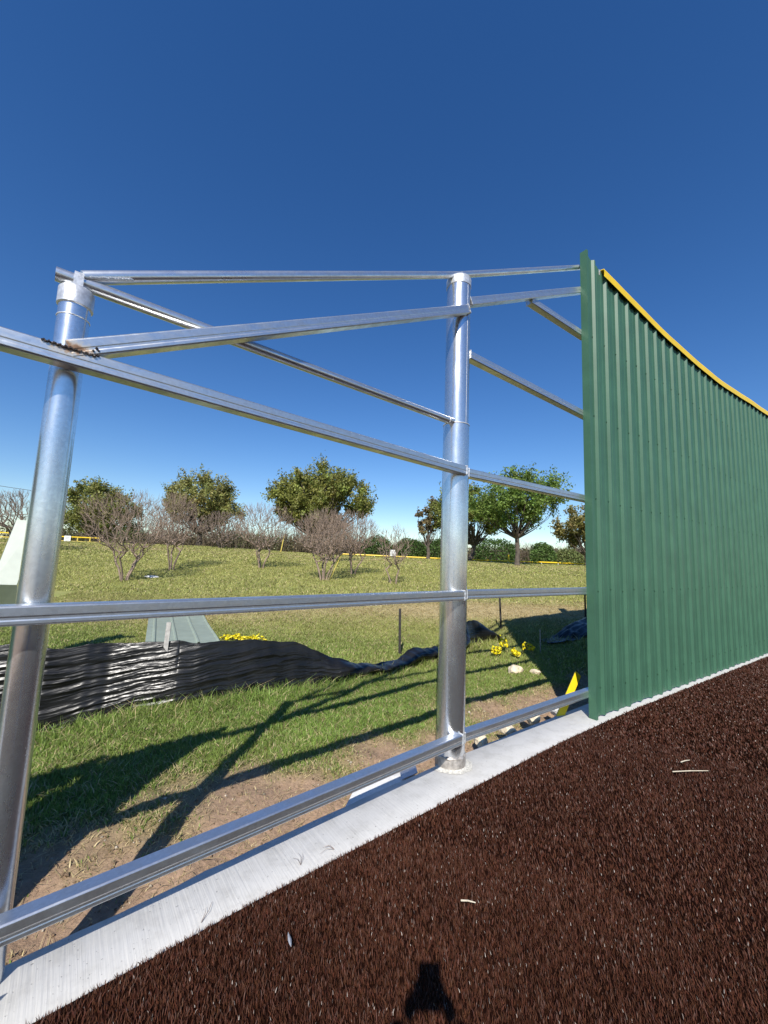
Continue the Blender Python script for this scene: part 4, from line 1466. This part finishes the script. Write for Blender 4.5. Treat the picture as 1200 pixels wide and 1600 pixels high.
def brush():
    r_ = np.random.default_rng(77)
    segs = []
    for k in range(5200):
        x = r_.uniform(-48, 34); y = r_.uniform(47, 62)
        z = gz(x, y)
        hmax = 3.0 + 1.2 * vnoise(np.array(x * .25), np.array(3.), 5)
        if -22 < x < -3:
            hmax += .5
        h = hmax * r_.uniform(.6, 1.1)
        p = np.array([x, y, z])
        d = unit(np.array([r_.normal(0, .2), r_.normal(0, .2), 1]))
        q = p + d * h * .6
        segs.append((*p, *q, .03, .018))
        for j in range(3):
            e = unit(d + r_.normal(0, .3, 3)); e[2] = abs(e[2])
            segs.append((*q, *(q + e * h * .42 * r_.uniform(.6, 1.1)), .018, .008))
    v, q = tube_segments(segs, 4)
    kc = np.repeat((np.array([.20, .155, .105]) * r_.uniform(.6, 1.3, (len(segs), 1))), 8, axis=0)
    n = 65000
    x = r_.uniform(-48, 34, n); y = r_.uniform(48, 62, n)
    z = terrain(x, y) + r_.uniform(.1, 3.3, n) * (.7 + .4 * vnoise(x * .3, y * .3, 8))
    cc = np.where((vnoise(x * .22, y * .22, 15) > .52)[:, None], np.array([[.12, .135, .045]]), np.array([[.19, .15, .085]])) * r_.uniform(.6, 1.3, (n, 1))
    lv, lf, lk = leaf_quads(np.stack([x, y, z], 1), np.full(n, .13), r_, cc)
    me = np_mesh("distant_brush", np.concatenate([v, lv]), [q, lf + len(v)], np.concatenate([kc, lk]))
    tag(link("distant_brush", me, M['leaf']), "brown and green scrub thicket far beyond the berm", "brush", kind="stuff")
brush()

# ------------------------------------------------------------------ far fences, signs, poles, wire
far_f = tag(empty("yellow_topped_fence", (6, 34.5, 1.4)), "low chain fence with a yellow top tube along the berm crest under the oaks", "fence")
xs_f = np.linspace(-3.6, 24, 20)
def fz(x):
    return float(np.interp(x, [-3, 6, 18.6, 26], [1.76, 1.70, 1.735, 1.74]))
mb = MB(); mb.tube([(x, 34.5, fz(x)) for x in xs_f], .055, 8)
mb.build("top_tube", M['yellow'], far_f, True)
for x in xs_f:
    mb = MB(); mb.tube([(x, 34.5, gz(x, 34.5) - .1), (x, 34.5, fz(x))], .03, 8)
    mb.build("post", M['white'], far_f, True)
mb = MB()
for i in range(len(xs_f) - 1):
    for t in np.linspace(0, 1, 12)[:-1]:
        xx = xs_f[i] + (xs_f[i + 1] - xs_f[i]) * t
        mb.tube([(xx, 34.5, gz(xx, 34.5)), (xx + .5, 34.5, fz(xx) - .02)], .005, 4, False)
        mb.tube([(xx + .5, 34.5, gz(xx, 34.5)), (xx, 34.5, fz(xx) - .02)], .005, 4, False)
mb.build("mesh", M['wire'], far_f)

lf = tag(empty("rail_fence", (-26, 32, 1.8)), "yellow two-rail fence with a small white sign at the slope's top", "fence")
for z0 in (2.27, 1.92):
    mb = MB(); mb.tube([(-38, 32.5, z0 + .28), (-30, 32, z0 + .12), (-26, 32, z0), (-22.8, 32, z0 - .02)], .045, 8)
    mb.build("fence_rail", M['bamboo' if z0 < 2 else 'yellow'], lf, True)
for x in (-36, -33.5, -31, -28.5, -26.6, -24.6, -23.6, -22.8):
    mb = MB(); mb.tube([(x, 32, gz(x, 32) - .2), (x, 32, float(np.interp(x, [-38, -30, -26, -22.8], [2.52, 2.39, 2.30, 2.28])))], .05, 8)
    mb.build("post", M['bamboo'], lf, True)
def sign(x, y, z, w, h, label, pole=True, lines=3):
    root = tag(empty("sign", (x, y, z)), label, "sign")
    mb = MB(); mb.box((x, y, z), w, .02, h)
    mb.build("sign_board", M['white'], root)
    mb = MB()
    for k in range(lines):
        mb.box((x, y - .013, z + h * (.25 - .22 * k)), w * (.62 - .1 * (k % 2)), .004, h * .09)
    mb.build("print", M['ink'], root)
    if pole:
        mb = MB(); mb.tube([(x, y + .035, gz(x, y) - .2), (x, y + .035, z + h * .3)], .025, 8)
        mb.build("sign_post", M['flange'], root, True)
sign(-25.35, 31.9, 2.10, .52, .50, "white square notice hung on the yellow and white rail fence", False)
sign(.90, 34.3, 2.02, .46, .52, "small white notice board seen through the twigs of the smallest bare tree", True)
def pole(name, a, b, r, mat, label, cat):
    mb = MB(); mb.tube([a, b], [r, r * .85], 10)
    return tag(mb.build(name, M[mat], None, True), label, cat)
pole("marker_pole", (11.2, 35.2, gz(11.2, 35.2) - .2), (11.2, 35.2, 2.28), .10, 'yellow', "stubby yellow marker pole behind the yellow-topped fence near the bright green oak", "pole")
pole("cane", (-7.60, 29.7, gz(-7.6, 29.7)), (-7.42, 29.7, 2.95), .04, 'bamboo', "thin leaning yellow cane on the slope at the foot of the biggest oak", "cane")
pole("prop_stick", (-1.93, 14.9, gz(-1.9, 14.9)), (-1.55, 14.9, gz(-1.55, 14.9) + .95), .016, 'bamboo', "pale prop stick leaning against the bare tree with clustered stems", "stick")
pole("prop_stick", (-1.98, 14.8, gz(-1.9, 14.8)), (-1.80, 14.8, gz(-1.8, 14.8) + .5), .016, 'bark2', "short grey prop stick at the foot of the bare tree with clustered stems", "stick")
up_ = tag(empty("utility_pole", (-52, 70, -2)), "wooden utility pole hidden in the far trees that carries the cable", "utility pole")
mb = MB(); mb.tube([(-52, 70, -3), (-52, 70, 10.3)], [.16, .11], 10); mb.build("shaft", M['bark'], up_, True)
mb = MB(); mb.box((-52, 70, 9.9), 1.8, .1, .12); mb.build("cross_arm", M['bark'], up_)
mb = MB()
pts = []
for k in range(21):
    t = k / 20
    a = np.array([-130, 70, 22.5]); b = np.array([-52, 70, 10.05])
    p = a + (b - a) * t; p[2] -= 4 * t * (1 - t) * 1.6
    pts.append(p)
mb.tube(pts, .045, 6)
tag(mb.build("power_line", M['wire'], None, True), "thin dark overhead cable crossing the sky beyond the slender post", "cable")

# ------------------------------------------------------------------ the photographer (stands behind the lens; only the shadow is in the picture)
def skin_chain(name, verts, edges, radii, mat, parent, sub=2, root_i=0):
    me = bpy.data.meshes.new(name)
    me.from_pydata(verts, edges, [])
    o = link(name, me, mat, parent)
    sk = o.modifiers.new("skin", 'SKIN')
    sk.use_smooth_shade = True
    for i, r in enumerate(radii):
        sv = me.skin_vertices[0].data[i]
        sv.radius = (r, r) if not hasattr(r, '__len__') else r
        sv.use_root = (i == root_i)
    ss = o.modifiers.new("smooth", 'SUBSURF'); ss.levels = sub; ss.render_levels = sub
    return o
person = tag(empty("person", (-.05, -.46, 0)), "person in dark shirt on the brown turf holding up a phone", "person")
body_v = [(0, -.50, .95), (0, -.50, 1.10), (0, -.49, 1.26), (0, -.47, 1.38), (0, -.45, 1.47), (0, -.43, 1.55), (0, -.42, 1.64),
          (.17, -.46, 1.39), (.29, -.28, 1.22), (.150, -.13, 1.385), (.092, -.048, 1.500),
          (-.17, -.46, 1.39), (-.29, -.28, 1.22), (-.150, -.13, 1.385), (-.092, -.048, 1.500),
          (.10, -.50, .88), (.13, -.50, .48), (.15, -.53, .08), (.16, -.40, .04),
          (-.10, -.50, .88), (-.13, -.50, .48), (-.15, -.53, .08), (-.16, -.40, .04)]
body_e = [(0, 1), (1, 2), (2, 3), (3, 4), (4, 5), (5, 6), (3, 7), (7, 8), (8, 9), (9, 10), (3, 11), (11, 12), (12, 13), (13, 14), (0, 15), (15, 16), (16, 17), (17, 18), (0, 19), (19, 20), (20, 21), (21, 22)]
body_r = [(.16, .11), (.15, .10), (.16, .11), (.15, .10), .06, .075, .095, .075, .066, .055, .040, .075, .066, .055, .040, .095, .065, .045, .04, .095, .065, .045, .04]
skin_chain("body", body_v, body_e, body_r, M['skin'], person)
skin_chain("shirt", [(0, -.50, .93), (0, -.50, 1.10), (0, -.49, 1.26), (0, -.47, 1.39), (.18, -.455, 1.385), (.25, -.37, 1.28), (-.18, -.455, 1.385), (-.25, -.37, 1.28)], [(0, 1), (1, 2), (2, 3), (3, 4), (4, 5), (3, 6), (6, 7)], [(.185, .135), (.175, .125), (.185, .135), (.16, .115), .085, .068, .085, .068], M['shirt'], person)
skin_chain("trousers", [(0, -.50, .96), (.105, -.50, .86), (.132, -.50, .48), (.15, -.53, .09), (-.105, -.50, .86), (-.132, -.50, .48), (-.15, -.53, .09)], [(0, 1), (1, 2), (2, 3), (0, 4), (4, 5), (5, 6)], [(.175, .13), .108, .082, .07, .108, .082, .07], M['jeans'], person)
for sx_ in (-1, 1):
    skin_chain("shoe", [(.152 * sx_, -.555, .05), (.155 * sx_, -.44, .045), (.162 * sx_, -.33, .035)], [(0, 1), (1, 2)], [(.045, .045), (.048, .04), (.042, .03)], M['shoe'], person, root_i=1)
    # hand: palm and five bent fingers closed on the phone's side
    hv = [(.090 * sx_, -.046, 1.500), (.064 * sx_, -.036, 1.528)]
    he = [(0, 1)]; hr = [(.031, .022), (.030, .015)]
    for k, (dz, L) in enumerate([(.030, 1.0), (.014, 1.08), (-.002, 1.0), (-.018, .8)]):
        i = len(hv)
        hv += [(.052 * sx_, -.032, 1.540 + dz), (.051 * sx_, -.013, 1.546 + dz), ((.046 - .014 * L) * sx_, -.008, 1.550 + dz)]
        he += [(1, i), (i, i + 1), (i + 1, i + 2)]; hr += [.0085, .008, .007]
    i = len(hv)
    hv += [(.062 * sx_, -.050, 1.535), (.040 * sx_, -.044, 1.560), (.022 * sx_, -.040, 1.580)]
    he += [(0, i), (i, i + 1), (i + 1, i + 2)]; hr += [.011, .0095, .008]
    skin_chain("hand", hv, he, hr, M['skin'], person)
mb = MB()                                                   # hair cap and a plain face
ang = np.linspace(0, 2 * math.pi, 20, endpoint=False)
v, F = [], []
for j, (rz, rr) in enumerate([(-.04, .100), (.02, .108), (.07, .096), (.105, .062), (.12, .015)]):
    for t in ang:
        back_ = .03 * (math.sin(t) < -.2)
        v.append((rr * .92 * math.cos(t), -.425 + rr * 1.05 * math.sin(t) - .018, 1.645 + rz + (.0 if math.sin(t) < .3 else .045 * (j == 0))))
for j in range(4):
    for k in range(20):
        k2 = (k + 1) % 20
        F.append((j * 20 + k, j * 20 + k2, j * 20 + 20 + k2, j * 20 + 20 + k))
F.append(tuple(80 + k for k in range(20)))
mb.add(v, F); mb.build("hair", M['hair'], person, True, 80)
for sx_ in (-1, 1):
    mb = MB(); mb.tube([(.034 * sx_, -.338, 1.655), (.034 * sx_, -.328, 1.655)], [.011, .006], 10)
    mb.build("eye", M['white'], person, True)
mb = MB(); mb.tube([(0, -.332, 1.655), (0, -.312, 1.625), (0, -.330, 1.615)], [.008, .014, .010], 10)
mb.build("nose", M['skin'], person, True)
mb = MB(); mb.tube([(-.025, -.338, 1.585), (0, -.330, 1.583), (.025, -.338, 1.585)], [.004, .006, .004], 8)
mb.build("mouth", simple("lips", (.45, .2, .17), .5), person, True)
for sx_ in (-1, 1):
    mb = MB(); mb.tube([(.092 * sx_, -.43, 1.67), (.104 * sx_, -.435, 1.645), (.092 * sx_, -.425, 1.615)], [.012, .014, .009], 8)
    mb.build("ear", M['skin'], person, True)
mb = MB(); mb.box((.0, -.026, 1.580), .088, .009, .160)
ph = mb.build("phone", M['phone'])
bev = ph.modifiers.new("edge", 'BEVEL'); bev.width = .003; bev.segments = 3
tag(ph, "black phone held upright in the hands of the person on the turf", "phone")
